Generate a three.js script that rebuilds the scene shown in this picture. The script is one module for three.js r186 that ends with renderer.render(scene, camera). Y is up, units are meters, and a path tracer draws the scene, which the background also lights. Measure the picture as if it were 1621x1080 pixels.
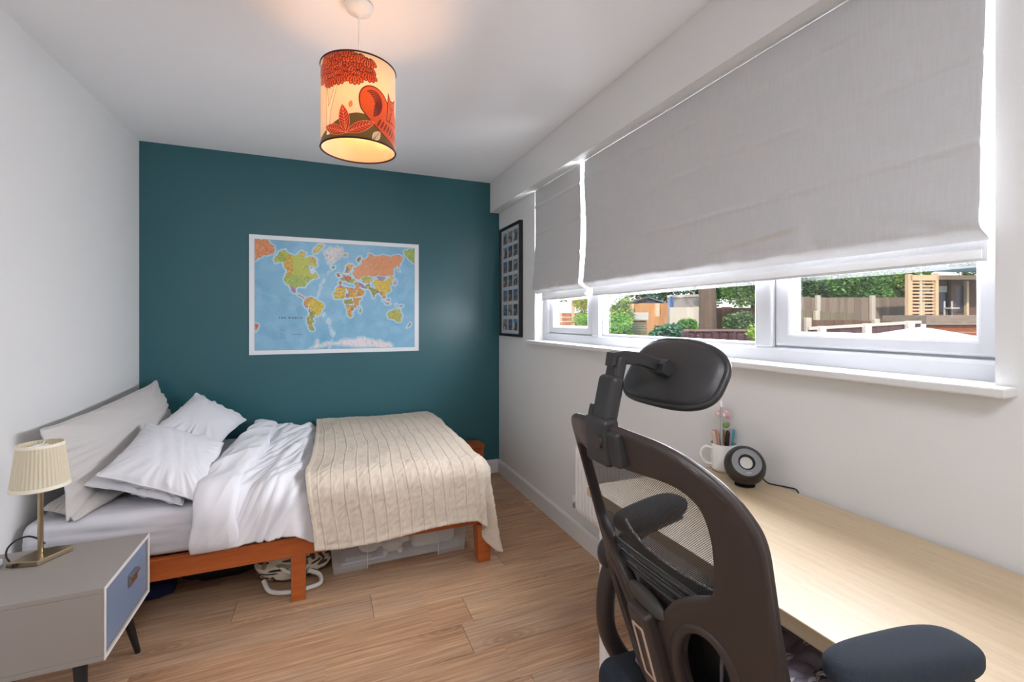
import * as THREE from 'three';
import { RoundedBoxGeometry } from 'three/addons/geometries/RoundedBoxGeometry.js';
import { mergeGeometries, mergeVertices, toCreasedNormals } from 'three/addons/utils/BufferGeometryUtils.js';
import { ImprovedNoise } from 'three/addons/math/ImprovedNoise.js';
import { RectAreaLightUniformsLib } from 'three/addons/lights/RectAreaLightUniformsLib.js';
import { TessellateModifier } from 'three/addons/modifiers/TessellateModifier.js';

// ------------------------------------------------------------------ camera, sky, sun, large lights, exposure
const scene = new THREE.Scene();
const renderer = new THREE.WebGLRenderer({ antialias: true });
renderer.toneMapping = THREE.LinearToneMapping;
renderer.toneMappingExposure = 1.0;
renderer.shadowMap.enabled = true;
RectAreaLightUniformsLib.init();

const camera = new THREE.PerspectiveCamera(2 * Math.atan(540 / 720) * 180 / Math.PI, 1621 / 1080, 0.05, 200);
const YAW = 22.4 * Math.PI / 180;
camera.position.set(1.083, 1.27, 3.554);
camera.lookAt(1.083 + Math.sin(YAW), 1.27, 3.554 - Math.cos(YAW));
camera.setViewOffset(1621, 1080, 0, 34, 1621, 1080);

const noise3 = new ImprovedNoise();
const N = (x, y = 0, z = 0) => noise3.noise(x, y, z);
const fbm = (x, y, z = 0, o = 4) => { let s = 0, a = 1, t = 0; for (let i = 0; i < o; i++) { s += a * N(x, y, z + i * 7.3); t += a; a *= 0.5; x *= 2.03; y *= 2.03; } return s / t; };
const clamp = (x, a = 0, b = 1) => Math.min(b, Math.max(a, x));
const smooth = (a, b, x) => { const t = clamp((x - a) / (b - a)); return t * t * (3 - 2 * t); };
const lerp = (a, b, t) => a + (b - a) * t;
function rng(seed) { let a = seed >>> 0; return () => { a = (a + 0x6d2b79f5) >>> 0; let t = a; t = Math.imul(t ^ (t >>> 15), t | 1); t ^= t + Math.imul(t ^ (t >>> 7), t | 61); return ((t ^ (t >>> 14)) >>> 0) / 4294967296; }; }

{ // soft summer sky with thin cloud
  const w = 256, h = 128, d = new Float32Array(w * h * 4);
  for (let j = 0; j < h; j++) for (let i = 0; i < w; i++) {
    const el = ((j + 0.5) / h - 0.5) * Math.PI, az = (i + 0.5) / w * 2 * Math.PI;
    const up = Math.max(0, Math.sin(el)), cx = Math.cos(az) * Math.cos(el), cz = Math.sin(az) * Math.cos(el);
    const c = smooth(-0.25, 0.35, fbm(cx * 2.2, up * 4, cz * 2.2, 4));
    const k = (j * w + i) * 4, b = 1.3;
    d[k] = b * lerp(lerp(0.86, 0.50, up), 1.0, c); d[k + 1] = b * lerp(lerp(0.93, 0.68, up), 1.0, c); d[k + 2] = b * lerp(1.0, 1.0, c); d[k + 3] = 1;
  }
  const t = new THREE.DataTexture(d, w, h, THREE.RGBAFormat, THREE.FloatType);
  t.mapping = THREE.EquirectangularReflectionMapping; t.magFilter = t.minFilter = THREE.LinearFilter; t.needsUpdate = true;
  scene.background = t;
}
const sun = new THREE.DirectionalLight(0xfff1dc, 3.7);
sun.position.set(-6, 16, 9); sun.target.position.set(9, 0, -3); scene.add(sun, sun.target);
sun.castShadow = true; sun.shadow.radius = 3; sun.shadow.mapSize.set(2048, 2048);
Object.assign(sun.shadow.camera, { left: -16, right: 16, top: 16, bottom: -16, near: 1, far: 60 });

const FILL = 22;   // unseen lamp behind the camera, stands in for soft frontal light
function areaLight(color, intensity, w, h, at, to) {
  const l = new THREE.RectAreaLight(color, intensity, w, h);
  l.position.set(...at); l.lookAt(...to); scene.add(l); return l;
}
// daylight that comes in through the glazing (behind the blinds and below them)
areaLight(0xf4f7ff, 31, 2.30, 0.88, [2.61, 1.65, 1.90], [0, 1.65, 1.90]);

// ------------------------------------------------------------------ helpers
const taken = {};
function numbered(name) { const n = taken[name] = (taken[name] ?? -1) + 1; return n ? `${name}_${String(n).padStart(3, '0')}` : name; }
function thing(name, label, category, at = [0, 0, 0], turn = 0, group) {
  const o = new THREE.Group(); o.name = numbered(name); o.position.set(...at); o.rotation.y = turn; scene.add(o);
  o.userData = { label, category }; if (group) o.userData.group = group; return o;
}
function part(name, geo, m, parent, at, rot) {
  const o = new THREE.Mesh(geo, m); o.name = name; o.castShadow = o.receiveShadow = true;
  if (at) o.position.set(...at); if (rot) o.rotation.set(...rot); parent.add(o); return o;
}
function solo(name, label, category, geo, m, at, rot, group) {
  const o = part(numbered(name), geo, m, scene, at, rot); o.userData = { label, category }; if (group) o.userData.group = group; return o;
}
function struct(name, geo, m, at) { const o = part(name, geo, m, scene, at); o.userData = { kind: 'structure' }; return o; }
const rbox = (w, h, d, r = 0.003, s = 2) => new RoundedBoxGeometry(w, h, d, s, Math.min(r, w / 2.01, h / 2.01, d / 2.01));
const box = (w, h, d) => new THREE.BoxGeometry(w, h, d);
function boxAt(x0, x1, y0, y1, z0, z1, r = 0) { const g = r ? rbox(x1 - x0, y1 - y0, z1 - z0, r) : box(x1 - x0, y1 - y0, z1 - z0); g.translate((x0 + x1) / 2, (y0 + y1) / 2, (z0 + z1) / 2); return g; }
const cyl = (r0, r1, h, n = 24) => new THREE.CylinderGeometry(r1, r0, h, n);
function rod(a, b, r0, r1 = r0, n = 12) { // tapered rod from a to b
  const A = new THREE.Vector3(...a), B = new THREE.Vector3(...b), g = new THREE.CylinderGeometry(r1, r0, A.distanceTo(B), n);
  g.applyQuaternion(new THREE.Quaternion().setFromUnitVectors(new THREE.Vector3(0, 1, 0), B.clone().sub(A).normalize()));
  g.translate((A.x + B.x) / 2, (A.y + B.y) / 2, (A.z + B.z) / 2); return g;
}
const tube = (pts, r, seg = 48, n = 8) => new THREE.TubeGeometry(new THREE.CatmullRomCurve3(pts.map(p => new THREE.Vector3(...p))), seg, r, n);
const lathe = (pts, n = 48) => new THREE.LatheGeometry(pts.map(p => new THREE.Vector2(...p)), n);
function merged(list) { return mergeGeometries(list.map(g => { const q = g.index ? g.toNonIndexed() : g; for (const k of Object.keys(q.attributes)) if (!['position', 'normal', 'uv'].includes(k)) q.deleteAttribute(k); return q; })); }
// cloth: a grid of points f(u,v), with optional thickness along -normal
function sheet(nu, nv, f, thick = 0, uvs = [1, 1]) {
  const pos = [], uv = [], idx = [];
  for (let j = 0; j <= nv; j++) for (let i = 0; i <= nu; i++) { const u = i / nu, v = j / nv; pos.push(...f(u, v)); uv.push(u * uvs[0], v * uvs[1]); }
  const W = nu + 1, id = (i, j) => j * W + i;
  for (let j = 0; j < nv; j++) for (let i = 0; i < nu; i++) { const a = id(i, j), b = id(i + 1, j), c = id(i + 1, j + 1), d = id(i, j + 1); idx.push(a, b, d, b, c, d); }
  const g = new THREE.BufferGeometry();
  g.setAttribute('position', new THREE.Float32BufferAttribute(pos, 3)); g.setAttribute('uv', new THREE.Float32BufferAttribute(uv, 2)); g.setIndex(idx); g.computeVertexNormals();
  if (!thick) return g;
  const n = g.attributes.normal, M = pos.length / 3, p2 = pos.slice();
  for (let k = 0; k < M; k++) p2.push(pos[3 * k] - n.getX(k) * thick, pos[3 * k + 1] - n.getY(k) * thick, pos[3 * k + 2] - n.getZ(k) * thick);
  const q = idx.slice(); for (let k = 0; k < idx.length; k += 3) q.push(idx[k] + M, idx[k + 2] + M, idx[k + 1] + M);
  const edge = (a, b) => q.push(a, a + M, b, b, a + M, b + M);
  for (let i = 0; i < nu; i++) { edge(id(i, 0), id(i + 1, 0)); edge(id(i + 1, nv), id(i, nv)); }
  for (let j = 0; j < nv; j++) { edge(id(0, j + 1), id(0, j)); edge(id(nu, j), id(nu, j + 1)); }
  const G = new THREE.BufferGeometry();
  G.setAttribute('position', new THREE.Float32BufferAttribute(p2, 3)); G.setAttribute('uv', new THREE.Float32BufferAttribute(uv.concat(uv), 2)); G.setIndex(q); G.computeVertexNormals();
  return G;
}
function canvas(w, h, draw) { const c = document.createElement('canvas'); c.width = w; c.height = h; draw(c.getContext('2d'), w, h); const t = new THREE.CanvasTexture(c); t.colorSpace = THREE.SRGBColorSpace; t.anisotropy = 8; return t; }
function dataTex(w, h, f, srgb = false) { // f(u, v, i, j) -> [r,g,b] 0..255
  const d = new Uint8Array(w * h * 4);
  for (let j = 0; j < h; j++) for (let i = 0; i < w; i++) { const c = f(i / w, j / h, i, j), k = (j * w + i) * 4; d[k] = clamp(c[0], 0, 255); d[k + 1] = clamp(c[1], 0, 255); d[k + 2] = clamp(c[2], 0, 255); d[k + 3] = c.length > 3 ? c[3] : 255; }
  const t = new THREE.DataTexture(d, w, h); t.magFilter = THREE.LinearFilter; t.minFilter = THREE.LinearMipmapLinearFilter; t.generateMipmaps = true; t.wrapS = t.wrapT = THREE.RepeatWrapping; if (srgb) t.colorSpace = THREE.SRGBColorSpace; t.needsUpdate = true; return t;
}
const rep = (t, x, y) => { const c = t.clone(); c.repeat.set(x, y); c.needsUpdate = true; return c; };
const M = (color, rough = 0.6, o = {}) => new THREE.MeshStandardMaterial({ color, roughness: rough, ...o });
const P = (color, rough = 0.6, o = {}) => new THREE.MeshPhysicalMaterial({ color, roughness: rough, ...o });
// shared fine relief
const tPlaster = dataTex(256, 256, (u, v) => { const q = 128 + 70 * fbm(u * 24, v * 24, 1, 3); return [q, q, q]; });
const tWeave = dataTex(128, 128, (u, v, i, j) => { const q = 128 + 60 * Math.sin(i / 128 * Math.PI * 32) * Math.sin(j / 128 * Math.PI * 32) + 50 * N(u * 40, v * 40, 3); return [q, q, q]; });
const tLinen = dataTex(256, 256, (u, v) => { const q = 128 + 60 * N(u * 90, v * 6, 2) + 60 * N(u * 6, v * 90, 5); return [q, q, q]; });

// ------------------------------------------------------------------ the room
const ROOM = { W: 2.431, H: 2.4, L: 4.6 }, TW = 0.17;
const paintWhite = M(0xe9e9e8, 0.75, { bumpMap: rep(tPlaster, 6, 6), bumpScale: 0.0006 });
const paintCeil = M(0xf7f7f8, 0.85);
const paintTeal = M(0x2f6169, 0.34, { bumpMap: rep(tPlaster, 6, 6), bumpScale: 0.0007 });
const satinWhite = M(0xe6e6e5, 0.35);
const upvc = M(0xcbccd0, 0.3);
struct('wall_left', boxAt(-TW, 0, -0.2, ROOM.H + 0.2, -TW, ROOM.L + TW), paintWhite);
struct('wall_back', boxAt(0, ROOM.W, -0.2, ROOM.H + 0.2, -TW, 0), paintTeal);
struct('ceiling', boxAt(-TW, ROOM.W + TW, ROOM.H, ROOM.H + 0.2, -TW, ROOM.L + TW), paintCeil);
const WIN = { z0: 0.70, z1: 3.04, y0: 1.10, y1: 2.155 };
{ // right wall: two leaves, the outer one with a wider opening that takes the window frame
  const leaf = (x0, x1, z1) => {
    const s = new THREE.Shape(); s.moveTo(-TW, -0.2); s.lineTo(ROOM.L + TW, -0.2); s.lineTo(ROOM.L + TW, ROOM.H); s.lineTo(-TW, ROOM.H); s.closePath();
    const h = new THREE.Path(); h.moveTo(WIN.z0, WIN.y0); h.lineTo(WIN.z0, WIN.y1); h.lineTo(z1, WIN.y1); h.lineTo(z1, WIN.y0); h.closePath(); s.holes.push(h);
    const g = new THREE.ExtrudeGeometry(s, { depth: x1 - x0, bevelEnabled: false }); g.rotateY(-Math.PI / 2); g.translate(x1, 0, 0); return g;
  };
  struct('wall_right', merged([leaf(ROOM.W, 2.486, WIN.z1), leaf(2.4865, ROOM.W + TW, 3.105)]), paintWhite);
}
struct('trim_1', boxAt(2.352, ROOM.W, 2.155, ROOM.H, 0, ROOM.L), paintWhite);   // boxed-in beam over the window
{ // rear wall with a panelled door
  struct('wall_rear', merged([boxAt(0, 0.3, -0.2, ROOM.H, ROOM.L, ROOM.L + TW), boxAt(1.12, ROOM.W, -0.2, ROOM.H, ROOM.L, ROOM.L + TW), boxAt(0.3, 1.12, 2.05, ROOM.H, ROOM.L, ROOM.L + TW), boxAt(0.3, 1.12, -0.2, 0, ROOM.L, ROOM.L + TW)]), paintWhite);
  const d = new THREE.Group(); d.name = 'door_1'; d.userData = { kind: 'structure' }; d.position.set(0.71, 0, ROOM.L + 0.04); scene.add(d);
  part('door_leaf', boxAt(-0.405, 0.405, 0.01, 2.045, -0.02, 0.02), satinWhite, d);
  for (const y of [[0.2, 0.9], [1.05, 1.9]]) for (const x of [[-0.32, -0.04], [0.04, 0.32]]) part('door_panel', boxAt(x[0], x[1], y[0], y[1], -0.028, -0.018, 0.004), satinWhite, d);
  part('door_handle', merged([rod([0.35, 1.0, -0.02], [0.35, 1.0, -0.07], 0.009), rod([0.35, 1.0, -0.065], [0.23, 1.0, -0.065], 0.008)]), M(0xb8b8b8, 0.3, { metalness: 1 }), d);
}
{ // baseboards: chamfered profile
  const prof = (len) => { const s = new THREE.Shape(); s.moveTo(0, 0); s.lineTo(0.016, 0); s.lineTo(0.016, 0.092); s.quadraticCurveTo(0.014, 0.104, 0.005, 0.108); s.lineTo(0, 0.108); s.closePath(); return new THREE.ExtrudeGeometry(s, { depth: len, bevelEnabled: false, curveSegments: 6 }); };
  const r = prof(ROOM.L); r.scale(-1, 1, 1); const ix = r.index; r.computeVertexNormals();
  const right = struct('baseboard_right', r.toNonIndexed(), satinWhite, [ROOM.W, 0, 0]);
  { const p = right.geometry.attributes.position.array; for (let i = 0; i < p.length; i += 9) for (let k = 0; k < 3; k++) { const t = p[i + k]; p[i + k] = p[i + 3 + k]; p[i + 3 + k] = t; } right.geometry.computeVertexNormals(); }
  struct('baseboard_left', prof(ROOM.L), satinWhite, [0, 0, 0]);
  const b = prof(ROOM.W - 0.032); b.rotateY(-Math.PI / 2); b.translate(ROOM.W - 0.016, 0, 0); struct('baseboard_back', b, satinWhite);
}
{ // floor: subfloor and laminate planks, each with its own board
  const sub = struct('floor', boxAt(-TW, ROOM.W + TW, -0.2, -0.012, -TW, ROOM.L + TW), M(0x4a3826, 0.9));
  const pal = [[[208, 168, 132], [146, 106, 78]], [[214, 180, 146], [164, 126, 96]], [[198, 160, 126], [132, 96, 72]], [[204, 172, 142], [152, 118, 92]]];
  const mats = pal.map(([a, b], k) => {
    const t = dataTex(1024, 256, (u, v) => {
      const y = v * 256, x = u * 1024;
      const warp = 10 * fbm(u * 3 + k * 9, v * 2, k, 3);
      let g = 0.6 + 0.95 * fbm(u * 5 + k * 11, (y + warp) / 14, k * 3, 4);
      g += 0.22 * fbm(u * 22, (y + warp) / 3.2, 4 + k, 2);
      const knot = Math.exp(-((((u - 0.3 - 0.12 * k) * 7) ** 2) + ((v - 0.55 + 0.08 * k) * 2.6) ** 2) * 3);
      g -= knot * 0.5 * (0.6 + 0.4 * Math.sin(30 * Math.hypot((u - 0.3 - 0.12 * k) * 7, (v - 0.55 + 0.08 * k) * 2.6)));
      const grey = smooth(0.05, 0.5, fbm(u * 2.5 + 40, v * 1.5 + k, 9, 3)) * 0.55;
      g = clamp(g);
      return [0, 1, 2].map(c => lerp(lerp(b[c], a[c], g), [168, 148, 130][c], grey * 0.6));
    }, true);
    const r = dataTex(512, 128, (u, v) => { const q = 95 + 60 * fbm(u * 8, v * 40, k, 3) + 15 * N(u * 2, v * 2); return [q, q, q]; });
    return M(0xffffff, 0.95, { map: t, roughnessMap: r, bumpMap: r, bumpScale: 0.0006 });
  });
  const R = rng(11), wid = 0.178, len = 1.22; let row = 0;
  for (let z = -0.06; z < ROOM.L; z += wid, row++) {
    const z0 = Math.max(0, z), z1 = Math.min(ROOM.L, z + wid); let x = -((row * 0.437 + 0.31) % 1) * len;
    // joints that the photograph shows
    if (Math.abs(z - 1.61) < wid / 2) x = 1.664 - 2 * len; if (Math.abs(z - 1.43) < wid / 2) x = 1.278 - 2 * len; if (Math.abs(z - 1.25) < wid / 2) x = 1.94 - 2 * len;
    for (; x < ROOM.W; x += len) {
      const x0 = Math.max(0, x), x1 = Math.min(ROOM.W, x + len); if (x1 - x0 < 0.01) continue;
      const g = rbox(x1 - x0 - 0.0012, 0.014, z1 - z0 - 0.0012, 0.0012, 1); g.translate((x0 + x1) / 2, -0.007, (z0 + z1) / 2);
      const p = g.attributes.position, n = g.attributes.normal, uv = g.attributes.uv, ou = R(), ov = Math.floor(R() * 2);
      for (let i = 0; i < p.count; i++) uv.setXY(i, ou + (p.getX(i) - x) / len * 0.8, (p.getZ(i) - z) / wid * 0.98 + (ov ? 0.5 : 0));
      part(numbered('plank'), g, mats[Math.floor(R() * 4)], sub);
    }
  }
}
// ------------------------------------------------------------------ window, sill, blinds
const glass = P(0xffffff, 0, { transmission: 1, thickness: 0, ior: 1.45 });
{
  const w = new THREE.Group(); w.name = 'window_1'; w.userData = { kind: 'structure' }; scene.add(w);
  const xf = 2.495, xb = 2.565, y0 = 1.105, y1 = 2.155;
  // a mitred ring of profile with chamfered room-side edges, in the plane x = const
  const ring = (z0, z1, ya, yb, wz, wt, wb, xa, xc, bev = 0.006) => {
    const s = new THREE.Shape(); s.moveTo(z0 + bev, ya + bev); s.lineTo(z1 - bev, ya + bev); s.lineTo(z1 - bev, yb - bev); s.lineTo(z0 + bev, yb - bev); s.closePath();
    const h = new THREE.Path(); h.moveTo(z0 + wz - bev, ya + wb - bev); h.lineTo(z0 + wz - bev, yb - wt + bev); h.lineTo(z1 - wz + bev, yb - wt + bev); h.lineTo(z1 - wz + bev, ya + wb - bev); h.closePath(); s.holes.push(h);
    const g = new THREE.ExtrudeGeometry(s, { depth: xc - xa - 2 * bev, bevelEnabled: true, bevelSize: bev, bevelThickness: bev, bevelSegments: 2 });
    g.rotateY(-Math.PI / 2); g.translate(xc - bev, 0, 0); return g;
  };
  part('window_frame', ring(0.70, 3.104, y0, y1, 0.066, 0.06, 0.071, xf, xb, 0.010), upvc, w);
  part('mullion', boxAt(xf + 0.001, xb - 0.001, 1.172, y1 - 0.056, 1.315, 1.395, 0.010), upvc, w);
  part('mullion', boxAt(xf + 0.001, xb - 0.001, 1.172, y1 - 0.056, 2.385, 2.455, 0.010), upvc, w);
  const gasket = M(0x9aa0a4, 0.5);
  for (const [a, b] of [[0.772, 1.312], [2.459, 3.034]]) {
    const s = part('sash', ring(a, b, 1.181, y1 - 0.064, 0.056, 0.06, 0.042, 2.506, 2.556, 0.009), upvc, w);
    part('glazing_bead', ring(a + 0.053, b - 0.053, 1.2195, 2.04, 0.011, 0.011, 0.010, 2.526, 2.546, 0.003), upvc, s);
    part('pane', boxAt(2.538, 2.5385, 1.225, 2.035, a + 0.058, b - 0.058), glass, s);
    part('seal', ring(a - 0.0035, b + 0.0035, 1.1775, y1 - 0.0605, 0.01, 0.01, 0.01, 2.512, 2.52, 0.001), gasket, s);
  }
  part('glazing_bead', ring(1.391, 2.389, 1.172, 2.1, 0.018, 0.018, 0.018, 2.518, 2.546, 0.005), upvc, w);
  part('pane', boxAt(2.538, 2.5385, 1.18, 2.095, 1.398, 2.382), glass, w);
  struct('trim_2', rbox(0.13, 0.022, 2.42, 0.006, 3), satinWhite, [2.445, 1.116, 1.865]);   // window sill
}

// ------------------------------------------------------------------ bed
const woodTex = (a, b, k, sx = 1) => dataTex(512, 128, (u, v) => { const w = 6 * fbm(u * 2 + k, v * 2, k, 2); let g = 0.5 + 0.5 * fbm(u * 4 * sx + k, (v * 128 + w) / 12, k, 3) + 0.25 * fbm(u * 20 * sx, (v * 128 + w) / 3, k + 2, 2); g = clamp(g); return [0, 1, 2].map(c => lerp(b[c], a[c], g)); }, true);
const cherry = M(0xffffff, 0.38, { map: woodTex([204, 112, 50], [158, 74, 30], 3) });
const linenWhite = P(0xe9e9ee, 0.9, { bumpMap: rep(tLinen, 5, 5), bumpScale: 0.0002, sheen: 0.25 });
const linenGrey = P(0xcfcac6, 0.92, { bumpMap: rep(tLinen, 5, 5), bumpScale: 0.0002, sheen: 0.2 });
const sheetMat = P(0xdcdbe2, 0.92, { bumpMap: rep(tLinen, 8, 3), bumpScale: 0.0002 });
const throwMat = P(0xd2c5b4, 0.95, { bumpMap: rep(tLinen, 9, 11), bumpScale: 0.0006, sheen: 0.15 });
{
  const b = thing('bed_frame', 'orange-brown wooden bed frame with square tapered legs under the white mattress', 'bed');
  const uvBox = (g, s = 1) => { const p = g.attributes.position, n = g.attributes.normal, uv = g.attributes.uv; for (let i = 0; i < p.count; i++) { const ax = Math.abs(n.getX(i)), ay = Math.abs(n.getY(i)); uv.setXY(i, p.getX(i) * s + p.getZ(i) * s * (ax > 0.5 ? 1 : 0), (ay > 0.5 ? p.getZ(i) : p.getY(i)) * 4); } return g; };
  part('side_rail', uvBox(boxAt(0.06, 1.90, 0.205, 0.292, 1.262, 1.296, 0.004)), cherry, b);
  part('side_rail', uvBox(boxAt(0.06, 1.90, 0.205, 0.292, 0.045, 0.08, 0.004)), cherry, b);
  part('foot_rail', uvBox(boxAt(1.865, 1.898, 0.2055, 0.2915, 0.08, 1.262, 0.004)), cherry, b);
  part('head_rail', uvBox(boxAt(0.061, 0.095, 0.2055, 0.2915, 0.08, 1.262, 0.004)), cherry, b);
  for (let i = 0; i < 9; i++) part('slat', uvBox(boxAt(0.16 + i * 0.19, 0.24 + i * 0.19, 0.262, 0.278, 0.082, 1.26, 0.003)), cherry, b);
  part('headboard', boxAt(0.018, 0.052, 0.18, 0.288, 0.045, 1.262, 0.004), cherry, b);
  const leg = (x, z, w0, w1, y1 = 0.2045) => { // square leg, tapering to the floor
    const g = rbox(w0, y1, w0, 0.003, 2), p = g.attributes.position; for (let i = 0; i < p.count; i++) { const t = clamp(0.5 - p.getY(i) / y1), k = lerp(1, w1 / w0, t); p.setX(i, p.getX(i) * k); p.setZ(i, p.getZ(i) * k); } g.computeVertexNormals(); g.translate(x, y1 / 2, z); return uvBox(g);
  };
  for (const [x, z] of [[0.10, 1.262], [0.974, 1.262], [0.10, 0.09], [0.974, 0.09]]) part('leg', leg(x, z, 0.062, 0.058), cherry, b);
  for (const [x, z] of [[1.858, 1.262], [1.858, 0.09]]) part('leg', leg(x, z, 0.084, 0.066), cherry, b);
}
{ // mattress under a fitted sheet: rounded box with drawn-in wrinkles along its side
  const g = new RoundedBoxGeometry(1.82, 0.195, 1.22, 10, 0.05); const base = mergeVertices(g);
  const G = sheet(160, 60, (u, v) => { // closed belt round the cross-section
    const x = lerp(0.03, 1.882, u), z0 = 0.06, z1 = 1.285, y0 = 0.293, y1 = 0.487, r = 0.045;
    const per = [[z1 - r, y0], [z1, y0 + r], [z1, y1 - r], [z1 - r, y1], [z0 + r, y1], [z0, y1 - r], [z0, y0 + r], [z0 + r, y0]];
    const pts = []; for (let k = 0; k < 8; k++) { const [az, ay] = per[k], [bz, by] = per[(k + 1) % 8]; if (k % 2 === 0) { const c = [k === 0 ? [z1, y0] : 0, 0, k === 2 ? [z1, y1] : 0, 0, k === 4 ? [z0, y1] : 0, 0, k === 6 ? [z0, y0] : 0][k]; for (let i = 0; i < 5; i++) { const t = i / 5; pts.push([(1 - t) ** 2 * az + 2 * t * (1 - t) * c[0] + t * t * bz, (1 - t) ** 2 * ay + 2 * t * (1 - t) * c[1] + t * t * by]); } } else for (let i = 0; i < 10; i++) pts.push([lerp(az, bz, i / 10), lerp(ay, by, i / 10)]); }
    const q = v * pts.length, k = Math.floor(q) % pts.length, t = q - Math.floor(q), [az, ay] = pts[k], [bz, by] = pts[(k + 1) % pts.length];
    let z = lerp(az, bz, t), y = lerp(ay, by, t);
    const e = Math.sin(Math.PI * u) ** 0.12, side = smooth(1.22, 1.285, z);
    z += side * (0.006 * N(x * 5, y * 40, 2) + 0.004 * N(x * 3 + y * 18, y * 70, 7));
    y += smooth(0.47, 0.49, y) * 0.006 * N(x * 7, z * 7, 4);
    return [x, lerp((y0 + y1) / 2, y, 0.9 + 0.1 * e), lerp((z0 + z1) / 2, z, 0.97 + 0.03 * e)];
  });
  const end = (x) => { const s = boxAt(x - 0.004, x + 0.004, 0.31, 0.472, 0.095, 1.25, 0.003); return s; };
  const m = thing('mattress', 'mattress in a pale lilac-white fitted sheet on the wooden bed frame', 'mattress');
  part('fitted_sheet', G, sheetMat, m); part('sheet_end', end(1.879), sheetMat, m); part('sheet_end', end(0.034), sheetMat, m);
}
// pillow over four corners, with puckered seams
function pillow(name, label, c, bulge, m, seed, group, sag = 0) {
  const V = c.map(p => new THREE.Vector3(...p)), [A, B, C, D] = V;
  const cen = new THREE.Vector3().add(A).add(B).add(C).add(D).multiplyScalar(0.25); const low = Math.min(A.y, B.y, C.y, D.y); const org = new THREE.Vector3(cen.x, low, cen.z);
  const nrm = B.clone().sub(D).cross(C.clone().sub(A)).normalize(); if (nrm.y < 0) nrm.negate();
  const n = 72, surf = (sgn) => (u, v) => {
    let a = u * 2 - 1, b = v * 2 - 1; const ea = 1 - a * a, eb = 1 - b * b;
    const wob = 1 + 0.03 * N(a * 2 + seed, b * 2, seed);
    const aa = a * (1 - 0.075 * eb) * wob, bb = b * (1 - 0.075 * ea) * wob;
    const q = A.clone().multiplyScalar((1 - aa) * (1 - bb) / 4).addScaledVector(B, (1 + aa) * (1 - bb) / 4).addScaledVector(C, (1 + aa) * (1 + bb) / 4).addScaledVector(D, (1 - aa) * (1 + bb) / 4);
    const h = Math.pow(Math.max(0, (1 - Math.abs(a) ** 2.6) * (1 - Math.abs(b) ** 2.6)), 0.55);
    const rim = (1 - h) * smooth(0, 0.12, h);
    let t = sgn * h * bulge * (sgn > 0 ? 1 : 0.8);
    // puckers run away from the seams; soft dents on the body
    const ang = Math.atan2(b, a), rad = Math.max(Math.abs(a), Math.abs(b));
    t += sgn * rim * smooth(0.45, 0.8, rad) * bulge * 0.30 * N(ang * 9 + seed * 3, rad * 1.6, seed + sgn);
    t += h * bulge * 0.16 * fbm(a * 1.5 + seed, b * 1.5, seed * 2 + sgn, 3);
    t += h * bulge * 0.10 * (Math.abs(N(a * 1.1 + b * 3.2 + seed, b * 0.7, seed + 5)) - 0.3);
    t += -sag * (a * a + b * b) * 0.5;
    q.addScaledVector(nrm, t).sub(org); return [q.x, q.y, q.z];
  };
  const top = sheet(n, n, surf(1), 0, [0.8, 0.6]), bot = sheet(n, n, surf(-1), 0, [0.8, 0.6]);
  const flip = bot.index.array; for (let i = 0; i < flip.length; i += 3) { const t = flip[i]; flip[i] = flip[i + 1]; flip[i + 1] = t; } 
  const test = new THREE.Vector3(); top.computeVertexNormals(); test.fromBufferAttribute(top.attributes.normal, Math.floor((n + 1) * (n + 1) / 2));
  if (test.dot(nrm) < 0) for (const g of [top, bot]) { const q = g.index.array; for (let i = 0; i < q.length; i += 3) { const t = q[i]; q[i] = q[i + 1]; q[i + 1] = t; } }
  let g = mergeGeometries([top, bot]); g = mergeVertices(g, 1e-5); g.computeVertexNormals();
  // seam piping
  const pts = []; const f = surf(1); for (let k = 0; k < 4; k++) for (let i = 0; i < 14; i++) { const t = i / 14; pts.push([f(t, 0), f(1, t), f(1 - t, 1), f(0, 1 - t)][k]); }
  const T = thing(name, label, 'pillow', [org.x, org.y, org.z], 0, group);
  part('pillowcase', g, m, T);
  part('seam', new THREE.TubeGeometry(new THREE.CatmullRomCurve3(pts.map(p => new THREE.Vector3(...p)), true), 140, 0.0028, 6, true), m, T);
  return T;
}
pillow('pillow', 'long grey pillow standing upright against the white side wall', [[0.105, 0.885, 0.05], [0.08, 0.845, 1.265], [0.165, 0.485, 1.275], [0.25, 0.54, 0.08]], 0.062, linenGrey, 1);
pillow('pillow', 'crumpled grey pillow squashed flat under the upright grey one, beside the bedside lamp', [[0.07, 0.535, 0.72], [0.065, 0.53, 1.22], [0.19, 0.492, 1.285], [0.36, 0.53, 0.80]], 0.035, linenGrey, 2);
pillow('pillow', 'white pillow at the back by the teal wall with one corner sticking up', [[0.20, 0.66, 0.52], [0.325, 0.80, 0.09], [0.61, 0.615, 0.14], [0.54, 0.57, 0.60]], 0.065, linenWhite, 3);
pillow('pillow', 'ruffled white pillow lying beneath the topmost white pillow', [[0.145, 0.598, 1.165], [0.24, 0.64, 0.66], [0.52, 0.55, 0.74], [0.535, 0.500, 1.285]], 0.042, linenWhite, 4);
pillow('pillow', 'plump white pillow on top of the heap, nearest the bed\'s front edge', [[0.225, 0.635, 1.20], [0.235, 0.735, 0.67], [0.59, 0.622, 0.76], [0.655, 0.497, 1.345]], 0.066, linenWhite, 5);
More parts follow.
